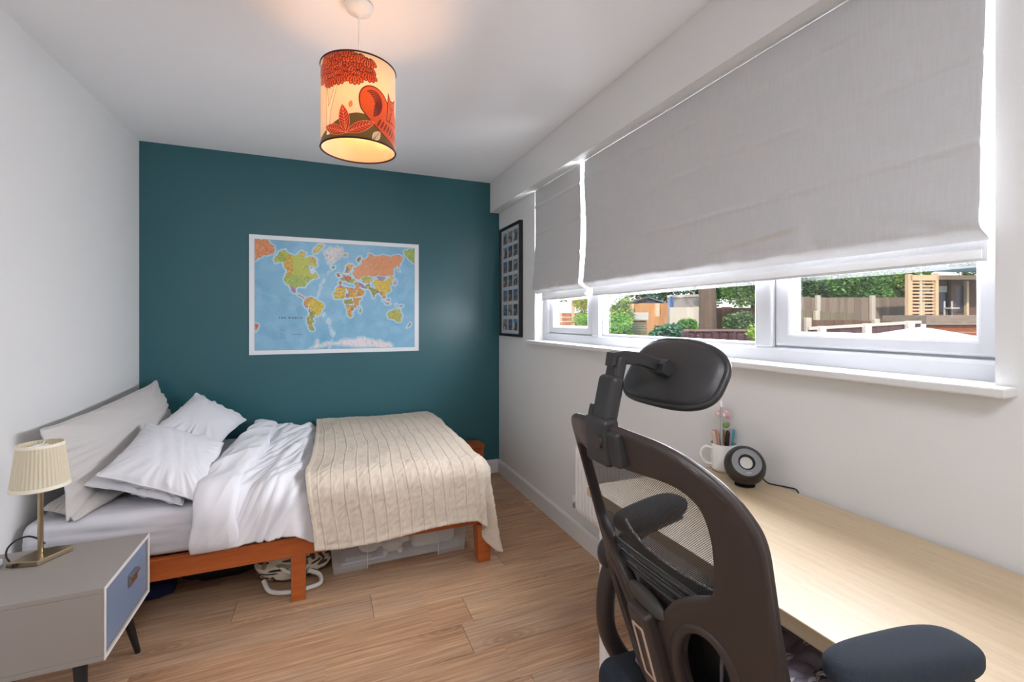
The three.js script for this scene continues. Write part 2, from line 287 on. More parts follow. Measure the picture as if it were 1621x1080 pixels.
// path round the bed's cross-section: from the back edge over the top, down the front. d = metres along it
function overBed(d, ztop, yt, zf, r) { // returns [z, y, ny, nz]
  const flat = zf - r - ztop; if (d < flat) return [ztop + d, yt, 1, 0];
  const a = (d - flat) / r; if (a < Math.PI / 2) return [zf - r + r * Math.sin(a), yt - r + r * Math.cos(a), Math.cos(a), Math.sin(a)];
  return [zf, yt - r - (d - flat - r * Math.PI / 2), 0, 1];
}
{ // duvet: body under the throw, and the thick turned-back edge by the pillows
  const T = thing('duvet', 'rumpled white duvet with its edge turned back, between pillows and cream throw', 'duvet');
  const ridge = (t, sharp = 2) => Math.pow(clamp(1 - Math.abs(2 * t)), sharp);
  const folds = (x, d) => { // creases fan askew down the duvet, from the throw towards the pillows' front corner
    const a = x + 0.34 * d, b = d - 0.25 * x, w = 0.35 * N(a * 2, b * 2, 3);
    return 0.020 * ridge(N(a * 6.5 + w, b * 1.1, 1)) + 0.012 * ridge(N(a * 13 + w * 2 + 4, b * 1.9, 6), 2.5) + 0.007 * ridge(N(a * 24 + w * 3, b * 3.4, 9), 2) + 0.012 * fbm(x * 4, d * 3, 2, 2) - 0.008;
  };
  const L = 1.30 - 0.05 + 0.30;
  part('duvet_body', sheet(200, 220, (u, v) => {
    const x = lerp(0.70, 1.30, u), d = v * (1.47 + 0.03 * N(x * 4, 1, 1)), under = smooth(0.965, 1.045 + 0.02 * Math.sin(v * 9), x + 0.045 * Math.exp(-(((d - 1.2) / 0.25) ** 2)));
    const [z, y, ny, nz] = overBed(d, 0.03, lerp(0.530, 0.502, under), lerp(1.318, 1.298, under), 0.085); const f = folds(x, d) * lerp(1, 0.02, under);
    const e = smooth(0.0, 0.06, d);
    return [x, y + ny * f - (1 - e) * 0.03, z + nz * f * 0.9];
  }, 0.012, [1.2, 1.5]), linenWhite, T);
  // the turned-back edge: a flattened roll swept along the same path
  part('turned_back_edge', sheet(150, 260, (u, v) => {
    const d = v * 1.46, x0 = lerp(0.655, 0.578, smooth(0.0, 1.2, d)) + 0.02 * N(d * 3, 2, 2), x1 = lerp(0.79, 0.74, smooth(0.5, 1.3, d)) + 0.018 * N(d * 4, 5, 1);
    const a = u * Math.PI * 2, w = (x1 - x0) / 2, ca = -Math.cos(a), sa = Math.sin(a);
    const h = lerp(0.080, 0.044, smooth(0.9, 1.45, d)) * (1 + 0.35 * N(d * 3.3, 3, 7));
    const x = (x0 + x1) / 2 + w * Math.sign(ca) * Math.abs(ca) ** 0.8 + 0.012 * N(d * 11, a, 4);
    const [z, y, ny, nz] = overBed(d, 0.035, 0.515, 1.315, 0.085);
    let f = h * (0.55 + Math.sign(sa) * 0.55 * Math.abs(sa) ** 0.75);
    if (sa > 0) { const k = x * 9 + d * 6.5; f += 0.014 * (1 - Math.abs(2 * N(k * 0.6, d * 1.4, 1))) + 0.014 * fbm(x * 6, d * 4, 5, 2) + 0.005 * (1 - Math.abs(2 * N(x * 14 + d * 5, d * 5, 3))); }
    const cap = Math.sqrt(clamp(1 - ((v - 0.5) * 2) ** 16));
    return [x, y + ny * f * cap, z + nz * f * cap * 0.8];
  }, 0, [0.4, 1.5]), linenWhite, T);
}
{ // cream throw with stitched ribs, hanging over the front and the foot of the bed
  const T = thing('throw_blanket', 'cream ribbed cotton throw spread over the foot of the bed', 'blanket');
  const ridge2 = (t) => Math.pow(clamp(1 - Math.abs(2 * t)), 2), nu = 480, nv = 250;
  const topX = 1.80, topZ = 1.235, R = 0.10, yT = 0.548;
  part('cloth', sheet(nu, nv, (u, v) => {
    const s = u * 1.22, skew = 0.03 * smooth(0.3, 1.5, v * 1.55) + 0.02 * N(v * 3, 4, 1);        // s: along the bed from the throw's near edge
    const d0 = v * 1.555, xs = 1.03 + s * 0.98 + (1 - u) ** 2 * (skew * 0.6 - 0.05 * Math.exp(-(((d0 - 1.2) / 0.25) ** 2))), d = v * (1.555 + 0.012 * Math.sin(u * 9) + 0.01 * N(u * 6, 3, 3));
    let dx = Math.max(0, xs - topX), zraw = 0.045 + d, dz = Math.max(0, zraw - topZ);
    const rr = Math.hypot(dx, dz); let x = Math.min(xs, topX), z = Math.min(zraw, topZ), y = yT, nx = 0, ny = 1, nz = 0;
    if (rr > 0) {
      const ox = dx / rr, oz = dz / rr, a = rr / R;
      let out, drop; if (a < Math.PI / 2) { out = R * Math.sin(a); drop = R * (1 - Math.cos(a)); ny = Math.cos(a); nx = ox * Math.sin(a); nz = oz * Math.sin(a); }
      else { const e = rr - R * Math.PI / 2; out = R + e * 0.04; drop = R + e; ny = 0; nx = ox; nz = oz;
        const ang = Math.atan2(dz, dx); const cor = Math.sin(2 * ang); out += e * (0.16 * cor * Math.sin(ang * 10 + 1)) ; }
      x += out * ox; z += out * oz; y -= drop;
    }
    // body: quilt bulges under it, loose ripples, ribs, fine puckers
    const flat = 1 - smooth(0, 0.15, rr);
    let f = 0.016 * fbm(xs * 2.2, zraw * 2.2, 3, 2) + 0.006 * fbm(xs * 7, zraw * 6, 5, 2) * (0.5 + flat);
    f += 0.010 * (1 - Math.abs(2 * N((xs + zraw * 0.5) * 4, zraw * 1.3, 9))) * smooth(0.5, 0.0, u);
    const rs = s + 0.012 * N(s * 5, zraw * 3.5, 2) + 0.008 * Math.sin(zraw * 5 + s * 3);
    const rib = ((rs / 0.057) % 1 + 1) % 1; f += 0.0034 * smooth(0.87, 0.95, rib) * (1 - smooth(0.955, 1.0, rib)) - 0.0016 * smooth(0.80, 0.86, rib) * (1 - smooth(0.86, 0.90, rib));
    f += 0.0016 * (N(xs * 40, zraw * 14, 4) + N(xs * 14 + zraw * 30, zraw * 45, 6)) * (0.7 + 0.6 * smooth(0, 0.1, dz));
    f += 0.0032 * ridge2(N((xs + zraw) * 26, (xs - zraw) * 7, 12)) * smooth(-0.12, 0.05, zraw - topZ) + 0.0012 * ridge2(N((xs - zraw) * 15, (xs + zraw) * 6, 15));
    const hem = Math.min(u * 1.22, (1 - u) * 1.22, v * 1.55, (1 - v) * 1.55); f += 0.003 * (1 - smooth(0.012, 0.02, hem));
    const y2 = y + ny * f; return [x + nx * f, y2 < 0.07 ? 0.07 + (y2 - 0.07) * 0.1 : y2, z + nz * f];
  }, 0.005, [1.2, 1.5]), throwMat, T);
}
// ------------------------------------------------------------------ under and beyond the bed
{
  const T = thing('storage_box', 'clear plastic storage box under the foot of the bed', 'box', [1.46, 0, 1.0]);
  const plas = P(0xffffff, 0.14, { transmission: 0.82, thickness: 0, ior: 1.3 }), rimM = P(0xe6ebee, 0.4, { transmission: 0.45, thickness: 0 });
  const wall = (x0, z0, x1, z1, lift = 0) => sheet(60, 10, (u, v) => { const k = 1 + 0.05 * v, x = lerp(x0, x1, u), y0 = 0.002 + lift * smooth(-0.178, -0.170, x) * smooth(0.188, 0.180, x); return [x * k, lerp(y0, 0.154, v), lerp(z0, z1, u) * k]; }, 0.002);   // raised between its feet
  const hx = 0.335, hz = 0.13;
  part('front_wall', wall(-hx, hz, hx, hz, 0.016), plas, T); part('back_wall', wall(hx, -hz, -hx, -hz), plas, T); part('end_wall', wall(-hx, -hz, -hx, hz), plas, T); part('end_wall', wall(hx, hz, hx, -hz), plas, T);
  part('floor_panel', boxAt(-hx + 0.003, hx - 0.003, 0.019, 0.022, -hz + 0.003, hz - 0.003), plas, T);
  part('lid', merged([boxAt(-0.362, 0.362, 0.156, 0.163, -0.147, 0.147, 0.002), boxAt(-0.364, 0.364, 0.148, 0.1555, 0.1475, 0.151, 0.001)]), rimM, T);
  const strap = (x) => boxAt(x - 0.002, x + 0.002, 0.004, 0.148, hz + 0.0045, hz + 0.009);
  part('moulded_rib', strap(-0.175), rimM, T); part('moulded_rib', strap(0.19), rimM, T);
  solo('plush_toy', 'small white plush unicorn inside the clear storage box', 'toy', (() => { // body, head, horn, legs
    const s = (r, x, y, z, k = [1, 1, 1]) => { const g = new THREE.SphereGeometry(r, 16, 12); g.scale(...k); g.translate(x, y, z); return g; };
    return merged([s(0.036, 0, 0.04, 0, [1.5, 0.9, 0.9]), s(0.024, 0.058, 0.072, 0.01, [1.2, 1, 0.9]), s(0.012, 0.08, 0.064, 0.016), rod([0.055, 0.092, 0.01], [0.05, 0.115, 0.012], 0.006, 0.001), s(0.014, -0.04, 0.018, 0.024, [1, 1.2, 1]), s(0.014, 0.035, 0.018, 0.024, [1, 1.2, 1]), s(0.017, 0.04, 0.052, 0), s(0.009, 0.044, 0.094, -0.004), s(0.014, -0.06, 0.052, 0, [1.4, 0.7, 0.7])]);
  })(), M(0xf0eeea, 0.95), [1.42, 0.026, 1.06]);
  solo('sock_ball', 'rolled white cloth bundle beside the plush toy in the storage box', 'bundle', (() => { const g = new THREE.SphereGeometry(0.04, 24, 16), p = g.attributes.position; for (let i = 0; i < p.count; i++) { const k = 1 + 0.18 * N(p.getX(i) * 40, p.getY(i) * 40, p.getZ(i) * 40); p.setXYZ(i, p.getX(i) * k * 1.3, p.getY(i) * k * 0.8, p.getZ(i) * k); } g.computeVertexNormals(); return g; })(), M(0xe7e4e0, 0.95), [1.30, 0.088, 1.065]);
  solo('paper_pad', 'pale folded papers lying at the left end of the storage box', 'papers', merged([boxAt(-0.11, 0.11, 0, 0.012, -0.06, 0.06, 0.003), boxAt(-0.09, 0.04, 0.013, 0.03, -0.045, 0.05, 0.003)]), M(0xb9bec6, 0.7), [1.27, 0.0225, 1.04]);
  solo('folded_towel', 'folded white towel filling the right end of the storage box', 'towel', (() => { const g = rbox(0.24, 0.11, 0.16, 0.035, 5), p = g.attributes.position; for (let i = 0; i < p.count; i++) { p.setY(i, p.getY(i) + 0.008 * N(p.getX(i) * 14, p.getZ(i) * 14)); } g.computeVertexNormals(); return g; })(), M(0xdedcd8, 0.95), [1.64, 0.080, 1.0]);
  solo('dark_pouch', 'dark grey flat pouch behind the plush toy in the storage box', 'pouch', rbox(0.2, 0.1, 0.03, 0.012, 3), M(0x6a6b74, 0.8), [1.42, 0.074, 0.955]);
}
{ // tote bag with a printed pattern and a rope handle
  const tp = canvas(512, 256, (c, w, h) => { c.fillStyle = '#d8cdbb'; c.fillRect(0, 0, w, h); const R = rng(5); for (let i = 0; i < 120; i++) { c.save(); c.translate(R() * w, R() * h); c.rotate(R() * 6.3); c.fillStyle = ['#3a4438', '#5a5140', '#8a5a3c', '#27302c', '#9a8f70'][Math.floor(R() * 5)]; c.beginPath(); c.ellipse(0, 0, 16 + R() * 14, 4 + R() * 5, 0, 0, 7); c.fill(); c.restore(); } });
  const T = thing('tote_bag', 'cream tote bag with dark leaf print slumped behind the middle bed leg', 'bag', [0.94, 0, 1.05]);
  const g = new THREE.SphereGeometry(1, 48, 32), p = g.attributes.position; for (let i = 0; i < p.count; i++) { const a = p.getX(i), b = p.getY(i), c = p.getZ(i), k = 1 + 0.16 * fbm(a * 2, b * 2, c * 2, 3) + 0.05 * Math.abs(N(a * 7, b * 7, c * 7)); p.setXYZ(i, Math.sign(a) * Math.abs(a) ** 0.8 * 0.165 * k, 0.088 + b * 0.084 * k, Math.sign(c) * Math.abs(c) ** 0.8 * 0.11 * k); } g.computeVertexNormals();
  part('bag_body', g, M(0xffffff, 0.9, { map: tp }), T);
  part('rope_handle', tube([[-0.12, 0.05, 0.10], [-0.09, 0.02, 0.145], [0.0, 0.012, 0.175], [0.075, 0.013, 0.17], [0.125, 0.016, 0.15], [0.12, 0.035, 0.11], [0.07, 0.06, 0.10]], 0.010, 60, 10), M(0xe6e2da, 0.85), T);
  part('rope_handle', tube([[-0.05, 0.10, 0.10], [-0.02, 0.085, 0.125], [0.03, 0.07, 0.13], [0.07, 0.09, 0.11]], 0.008, 40, 10), M(0xe6e2da, 0.85), T);
}
{
  const lump = (sx, sy, sz, seed) => { const g = new THREE.SphereGeometry(1, 40, 28), p = g.attributes.position; for (let i = 0; i < p.count; i++) { const a = p.getX(i), b = p.getY(i), c = p.getZ(i), k = 1 + 0.2 * fbm(a * 2 + seed, b * 2, c * 2, 3); p.setXYZ(i, Math.sign(a) * Math.abs(a) ** 0.6 * sx * k, sy + Math.sign(b) * Math.abs(b) ** 0.7 * sy * Math.min(k, 1), Math.sign(c) * Math.abs(c) ** 0.6 * sz * k); } g.computeVertexNormals(); return g; };
  const T = thing('holdall', 'black soft holdall pushed under the head of the bed', 'bag', [0.62, 0, 0.86]);
  part('bag_body', lump(0.18, 0.085, 0.14, 3), M(0x0d0e12, 0.75), T);
  part('luggage_tag', (() => { const g = rbox(0.035, 0.014, 0.004, 0.0015, 2); g.rotateZ(0.5); return g; })(), M(0xd9d9d6, 0.6), T, [0.14, 0.10, 0.142]);
  solo('cloth_bundle', 'crumpled dark blue cloth on the floor beside the bedside table', 'cloth', lump(0.08, 0.035, 0.07, 8), M(0x101c4a, 0.85), [0.36, 0, 0.98]);
  const k = thing('wooden_stool', 'low reddish wooden stool in the corner past the foot of the bed', 'stool', [2.15, 0, 0.13]);
  part('seat', boxAt(-0.09, 0.088, 0.268, 0.296, -0.10, 0.06, 0.004), cherry, k); part('side_panel', boxAt(0.062, 0.084, 0, 0.2675, -0.095, 0.055, 0.002), cherry, k); part('side_panel', boxAt(-0.085, -0.063, 0, 0.2675, -0.095, 0.055, 0.002), cherry, k); part('apron', boxAt(-0.0625, 0.0615, 0.12, 0.2675, 0.03, 0.05, 0.002), cherry, k);
}

// ------------------------------------------------------------------ pendant lamp
{
  const print = canvas(2048, 720, (c, w, h) => { // angle -180..180 degrees across, printed woodland
    const X = d => (d + 180) / 360 * w, Y = t => t * h; const R = rng(3);
    c.fillStyle = '#e9dcc2'; c.fillRect(0, 0, w, h);
    for (const off of [-180, 0, 180]) {
      const X2 = d => X(d + off);
      // hill
      c.fillStyle = '#6a5a22'; c.beginPath(); c.moveTo(X2(-100 + 0.01), h); for (let d = -100; d <= 95; d += 2.5) { const x = X2(-100 + 0.01) + (d + 100) / 360 * w; c.lineTo(x, Y(0.98 - 0.27 * Math.exp(-(((d + 2) / 55) ** 2)))); } c.lineTo(X2(-100 + 0.01) + 195 / 360 * w, h); c.fill();
      // tree: trunk, branches, crown of scalloped leaves
      const tx = X2(-54); c.strokeStyle = '#7a6a4a'; c.fillStyle = '#f3ead6'; c.lineWidth = 4;
      c.beginPath(); c.moveTo(tx - 22, Y(0.95)); c.quadraticCurveTo(tx - 4, Y(0.7), tx - 30, Y(0.42)); c.lineTo(tx - 8, Y(0.42)); c.quadraticCurveTo(tx + 4, Y(0.58), tx + 8, Y(0.62)); c.quadraticCurveTo(tx + 40, Y(0.52), tx + 92, Y(0.36)); c.lineTo(tx + 108, Y(0.36)); c.quadraticCurveTo(tx + 50, Y(0.62), tx + 30, Y(0.7)); c.quadraticCurveTo(tx + 14, Y(0.8), tx + 22, Y(0.95)); c.closePath(); c.fill(); c.stroke();
      const cx = X2(-32), cy = Y(0.17);
      for (let k = 0; k < 30; k++) { // lobed leaf clusters
        const a = k * 2.4, r = Math.sqrt(k / 30), px = cx + Math.cos(a) * r * 285, py = cy + Math.sin(a) * r * 135; c.fillStyle = k % 2 ? '#bf5216' : '#cc611c'; c.strokeStyle = '#5e1604'; c.lineWidth = 6;
        for (const q of [-2, 2, -1, 1, 0]) { c.save(); c.translate(px, py - 34); c.rotate(q * 0.42); c.beginPath(); c.ellipse(0, 50, 19, 40, 0, 0, 7); c.fill(); c.stroke(); c.beginPath(); c.moveTo(0, 22); c.lineTo(0, 66); c.stroke(); c.restore(); }
      }
      // resting animal with a long striped tail, on a leafy bank
      const fx0 = X2(40), fy0 = Y(0.55); c.save(); c.translate(fx0, fy0); c.scale(1.22, 1.22); const fx = 0, fy = 0; c.fillStyle = '#c4591a'; c.strokeStyle = '#5e1604'; c.lineWidth = 8;
      c.beginPath(); c.moveTo(fx - 190, fy + 60); c.bezierCurveTo(fx - 250, fy - 130, fx - 60, fy - 150, fx + 10, fy - 40); c.lineTo(fx + 240, fy + 60); c.quadraticCurveTo(fx + 250, fy + 250, fx + 200, fy + 260); c.quadraticCurveTo(fx - 60, fy + 240, fx - 190, fy + 60); c.fill(); c.stroke();
      for (let k = 0; k < 7; k++) { c.beginPath(); c.ellipse(fx - 110 + k * 2, fy + 10, 72 - k * 10, 88 - k * 12, 0.25, -2.4 + k * 0.1, 1.2); c.stroke(); }
      c.beginPath(); c.moveTo(fx + 20, fy - 20); c.lineTo(fx + 26, fy - 104); c.lineTo(fx + 54, fy - 66); c.lineTo(fx + 92, fy - 70); c.lineTo(fx + 124, fy - 100); c.lineTo(fx + 118, fy - 20); c.quadraticCurveTo(fx + 160, fy + 30, fx + 150, fy + 90); c.lineTo(fx + 10, fy + 90); c.closePath(); c.fill(); c.stroke();
      c.beginPath(); c.moveTo(fx + 46, fy - 26); c.lineTo(fx + 72, fy - 6); c.lineTo(fx + 98, fy - 26); c.moveTo(fx + 40, fy + 84); c.quadraticCurveTo(fx + 60, fy + 30, fx + 72, fy + 10); c.stroke(); c.fillStyle = '#5a1606'; for (const q of [52, 92]) { c.beginPath(); c.ellipse(fx + q, fy - 40, 5, 4, 0, 0, 7); c.fill(); }
      for (let k = 0; k < 10; k++) { const bx = fx - 60 + k * 28, by = fy + 130 + k * 7; c.beginPath(); c.ellipse(bx, by, 8, 34, 0.5, 0, 7); c.fillStyle = '#7e1f06'; c.fill(); } c.restore();
      // large leaves in front
      const leaf = (x, y, l, wd, rot, fill, vein) => { c.save(); c.translate(x, y); c.rotate(rot); c.fillStyle = fill; c.strokeStyle = vein; c.lineWidth = 4; c.beginPath(); c.moveTo(0, 0); c.quadraticCurveTo(wd, -l / 2, 0, -l); c.quadraticCurveTo(-wd, -l / 2, 0, 0); c.fill(); c.stroke(); c.beginPath(); c.moveTo(0, 0); c.lineTo(0, -l * 0.95); for (let q = 1; q < 8; q++) { c.moveTo(0, -l * q / 9); c.lineTo(wd * 0.42 * Math.sin(q / 9 * 3.14), -l * (q + 1.2) / 9); c.moveTo(0, -l * q / 9); c.lineTo(-wd * 0.42 * Math.sin(q / 9 * 3.14), -l * (q + 1.2) / 9); } c.stroke(); c.restore(); };
      const lx = X2(-22), ly = Y(0.95); leaf(lx, ly, 240, 90, -0.15, '#b02c0c', '#ec9a66'); leaf(lx, ly, 230, 84, -1.25, '#b02c0c', '#ec9a66'); leaf(lx, ly, 260, 84, 1.1, '#b02c0c', '#ec9a66');
      leaf(X2(16), Y(1.0), 120, 70, 0.7, '#efe6cf', '#7a6a3a'); leaf(lx + 30, ly - 210, 60, 30, 0.2, '#d9582a', '#ec9a66');
    }
  });
  const at = [1.197, 0, 1.834], T = thing('pendant_lamp', 'lit drum pendant lamp with orange woodland print hanging from the ceiling', 'lamp', [at[0], 2.4, at[2]]);
  const white = M(0xf0efec, 0.4);
  part('ceiling_rose', lathe([[0.0001, 0], [0.05, 0], [0.05, -0.008], [0.044, -0.022], [0.03, -0.032], [0.012, -0.036], [0.006, -0.044], [0.0001, -0.044]].reverse()), white, T);
  part('cord', rod([0, -0.04, 0], [0, -0.40, 0], 0.0025), white, T);
  const r = 0.1275, yt = -0.237, yb = -0.525;
  const g = new THREE.CylinderGeometry(r, r, yt - yb, 96, 1, true, -Math.PI, Math.PI * 2); g.translate(0, (yt + yb) / 2, 0);
  const shadeM = P(0xffffff, 0.95, { map: print, transmission: 0.5, thickness: 0, side: THREE.DoubleSide });
  const sh = part('shade', g, shadeM, T);
  const lin = new THREE.CylinderGeometry(r - 0.0012, r - 0.0012, yt - yb, 96, 1, true); lin.translate(0, (yt + yb) / 2, 0); part('lining', lin, P(0xf1e6cf, 0.95, { transmission: 0.5, thickness: 0, side: THREE.DoubleSide }), sh);
  const dark = M(0x3a1a10, 0.7);
  part('trim_ring', new THREE.TorusGeometry(r, 0.0028, 8, 96), dark, sh, [0, yt, 0], [Math.PI / 2, 0, 0]);
  part('trim_ring', new THREE.TorusGeometry(r, 0.0032, 8, 96), dark, sh, [0, yb, 0], [Math.PI / 2, 0, 0]);
  part('spider_frame', merged([0, 1, 2].map(k => rod([0, yt - 0.03, 0], [Math.cos(k * 2.094) * r, yt - 0.006, Math.sin(k * 2.094) * r], 0.0015))), white, T);
  part('lamp_holder', cyl(0.017, 0.02, 0.06), white, T, [0, -0.29, 0]);
  const bulb = new THREE.SphereGeometry(0.03, 24, 16); bulb.scale(1, 1.15, 1);
  part('bulb', bulb, M(0xfff0d8, 0.4, { emissive: 0xffc98a, emissiveIntensity: 3 }), T, [0, -0.355, 0]);
  const L = new THREE.PointLight(0xffbb7c, 0.23, 0, 2); L.position.set(at[0], 2.4 - 0.355, at[2]); L.castShadow = true; L.shadow.radius = 1.5; scene.add(L);
}
// ------------------------------------------------------------------ unseen ceiling lamp behind the camera, placed to light the room from the front
{
  const T = thing('unseen_ceiling_lamp', 'unseen square flush ceiling lamp behind the camera, placed to light the room from the front', 'lamp', [1.2, 2.4, 4.12]);
  part('housing', boxAt(-0.36, 0.36, -0.04, -0.001, -0.26, 0.26, 0.008), M(0xf0f0f0, 0.5), T);
  part('diffuser', boxAt(-0.34, 0.34, -0.052, -0.0405, -0.24, 0.24, 0.004), M(0xffffff, 0.6, { emissive: 0xfff8f0, emissiveIntensity: 1.5 }), T);
  areaLight(0xf6f8ff, FILL, 0.66, 0.46, [1.2, 2.34, 4.12], [1.2, 0, 4.12]);
}
// ------------------------------------------------------------------ wall map
{
  const polys = [
    ["#d9dbe4",[427,61,485,25,518,41,509,118,467,171,446,216,426,161]],
    ["#b9c04e",[117,208,114,156,140,102,173,84,202,125,233,140,257,117,289,152,321,134,353,144,365,215,344,235,328,217,308,224,320,269,352,278,370,326,336,340,316,356,295,391,287,419,255,415,236,427,233,455,224,431,200,417,181,390,176,311,170,239,151,192]],
    ["#d8a63c",[183,129,202,127,213,187,209,285,205,359,189,359,182,287,177,190]],
    ["#9fbb52",[181,390,178,323,209,310,256,313,304,323,336,340,295,391,287,419,255,415,236,427,208,407]],
    ["#a2bf4e",[117,208,114,156,140,102,173,84,183,129,177,178,151,192]],
    ["#c9ba4a",[249,112,273,85,297,102,289,136,265,141]],
    ["#d3c04c",[337,90,345,55,370,24,404,23,386,62,358,101]],
    ["#cfa94a",[308,169,337,130,362,165,357,215,336,194]],
    ["#a070b8",[197,413,224,429,233,455,235,480,249,488,224,474,208,441]],
    ["#c98a5a",[249,488,271,503,287,521,280,530,255,506]],
    ["#dc8f3f",[287,530,317,512,343,526,318,564,306,601,288,583,282,558]],
    ["#d9bf33",[306,564,343,524,369,550,401,575,405,606,383,662,360,694,346,663,334,638,314,626]],
    ["#9a6fb0",[283,567,306,601,315,628,302,616,286,592]],
    ["#a5a64a",[314,628,334,640,349,675,347,737,333,787,340,827,322,822,313,775,311,688]],
    ["#6fa34c",[320,650,334,663,332,700,323,694]],
    ["#c97a48",[492,365,513,351,517,376,496,393]],
    ["#7fae4e",[504,326,530,319,535,350,513,351]],
    ["#c0603f",[530,312,559,298,576,329,567,368,546,356]],
    ["#b878b8",[517,294,538,293,535,316,517,317]],
    ["#8fae52",[559,343,585,322,602,341,585,373,567,374]],
    ["#c98a4a",[585,370,628,359,627,384,597,392]],
    ["#b06a3c",[479,290,496,280,502,314,487,314]],
    ["#e0a84a",[530,274,543,210,560,188,585,195,577,227,558,273]],
    ["#8f7fc0",[536,255,544,210,553,222,544,280]],
    ["#d8b93c",[462,479,475,428,508,402,542,407,540,496,508,522,470,525]],
    ["#d88a3c",[542,407,576,418,606,430,623,494,584,507,550,496]],
    ["#e0c03c",[563,463,606,462,623,500,584,510,565,495]],
    ["#b070b0",[479,416,508,395,527,402,508,421]],
    ["#c060a0",[542,470,565,470,563,514,546,515]],
    ["#8f9a4a",[533,534,575,520,592,546,584,578,541,575]],
    ["#d98f40",[588,514,640,512,622,564,605,616,591,597,592,546]],
    ["#dba54a",[539,578,584,582,590,610,575,623,585,674,568,702,551,667,543,610]],
    ["#9a6fb0",[571,603,592,610,588,638,573,633]],
    ["#8fae52",[627,632,635,596,642,622,632,660]],
    ["#d98f3c",[606,394,627,391,658,460,655,477,627,496,614,455]],
    ["#9070c0",[621,368,649,384,672,425,645,416,623,397]],
    ["#dc9468",[581,278,585,229,628,199,641,147,667,138,689,79,716,96,742,104,787,82,840,102,891,75,921,115,897,159,900,241,887,222,878,177,854,211,858,270,831,285,804,292,759,284,706,304,654,297,623,340,595,322]],
    ["#b9b84a",[636,314,658,293,710,310,715,336,688,365,645,358]],
    ["#d9b83c",[706,365,741,328,804,338,831,285,860,309,844,369,838,435,803,469,768,440,732,419]],
    ["#9a88c8",[737,309,768,297,808,312,786,335,750,334]],
    ["#8f8f3c",[684,421,715,411,763,444,741,464,720,514,707,472]],
    ["#b878a8",[754,444,777,450,781,489,763,474]],
    ["#c0a040",[777,448,803,463,801,504,787,515]],
    ["#a08a40",[666,389,697,375,701,414,675,421]],
    ["#d9a0a0",[776,529,803,548,835,567,803,570]],
    ["#cc8f80",[803,521,826,514,821,547]],
    ["#c97a6a",[871,569,922,581,912,598,880,587]],
    ["#c9a0b0",[853,356,872,329,876,355,862,382]],
    ["#b0b44c",[815,666,848,630,871,619,886,629,898,612,917,685,906,741,880,747,848,714,817,708]],
    ["#b06058",[944,805,958,785,973,754,966,791]],
    ["#e08a5c",[0,1,71,2,93,39,113,80,104,125,41,153,15,171,4,196]],
    ["#9ab850",[925,38,960,13,1000,1,1000,152,952,97]],
    ["#d0603c",[2,755,14,761,15,797,3,833]],
    ["#c9a84a",[526,97,547,90,547,115,530,119]],
    ["#6f7a3c",[451,222,469,215,469,236,454,241]],
    ["#a0584a",[615,161,624,116,637,111,624,173]],
    ["#e4dfe6",[464,946,506,925,574,914,687,911,766,925,820,951,847,999,316,1001,349,968,365,912,381,963]]
  ];
  { // ragged coastlines: each edge broken up twice by a small sideways shift
    const R = rng(77); for (const poly of polys) for (let pass = 0; pass < 3; pass++) { const q = poly[1], o = []; for (let i = 0; i < q.length; i += 2) { const x0 = q[i], y0 = q[i + 1], x1 = q[(i + 2) % q.length], y1 = q[(i + 3) % q.length], k = (R() - 0.5) * 0.42; o.push(x0, y0); if (Math.hypot(x1 - x0, y1 - y0) > 3) o.push((x0 + x1) / 2 + (y1 - y0) * k, (y0 + y1) / 2 - (x1 - x0) * k); } poly[1] = o; }
  }
  const tex = canvas(1536, 1096, (c, w, h) => {
    c.fillStyle = '#e8edf1'; c.fillRect(0, 0, w, h);
    const mx = 0.0285 * w, my = 0.036 * h, W = w - 2 * mx, H = h - 2 * my; c.fillStyle = '#7fb6d4'; c.fillRect(mx, my, W, H);
    c.save(); c.beginPath(); c.rect(mx, my, W, H); c.clip();
    const R = rng(8); // sea-bed patches
    for (let i = 0; i < 260; i++) { c.fillStyle = i % 2 ? 'rgba(150,200,224,0.25)' : 'rgba(96,160,200,0.16)'; c.beginPath(); c.ellipse(mx + R() * W, my + R() * H, 20 + R() * 70, 10 + R() * 40, R() * 3, 0, 7); c.fill(); }
    c.fillStyle = 'rgba(190,215,228,0.55)'; for (let i = 0; i < 60; i++) { const y = R(); c.beginPath(); c.ellipse(mx + (0.4 + 0.05 * Math.sin(y * 9) + R() * 0.02) * W, my + y * H, 14, 26, 0.4, 0, 7); c.fill(); }
    const path = (q) => { c.beginPath(); for (let i = 0; i < q.length; i += 2) { const x = mx + q[i] / 1000 * W, y = my + q[i + 1] / 1000 * H; i ? c.lineTo(x, y) : c.moveTo(x, y); } c.closePath(); };
    c.lineJoin = 'round'; for (const [lw, col] of [[34, 'rgba(176,214,232,0.5)'], [18, 'rgba(205,228,238,0.6)']]) for (const [, q] of polys) { path(q); c.lineWidth = lw; c.strokeStyle = col; c.stroke(); }
    for (const [col, q] of polys) { path(q); c.fillStyle = col; c.fill(); c.lineWidth = 1.5; c.strokeStyle = 'rgba(110,80,60,0.55)'; c.stroke(); }
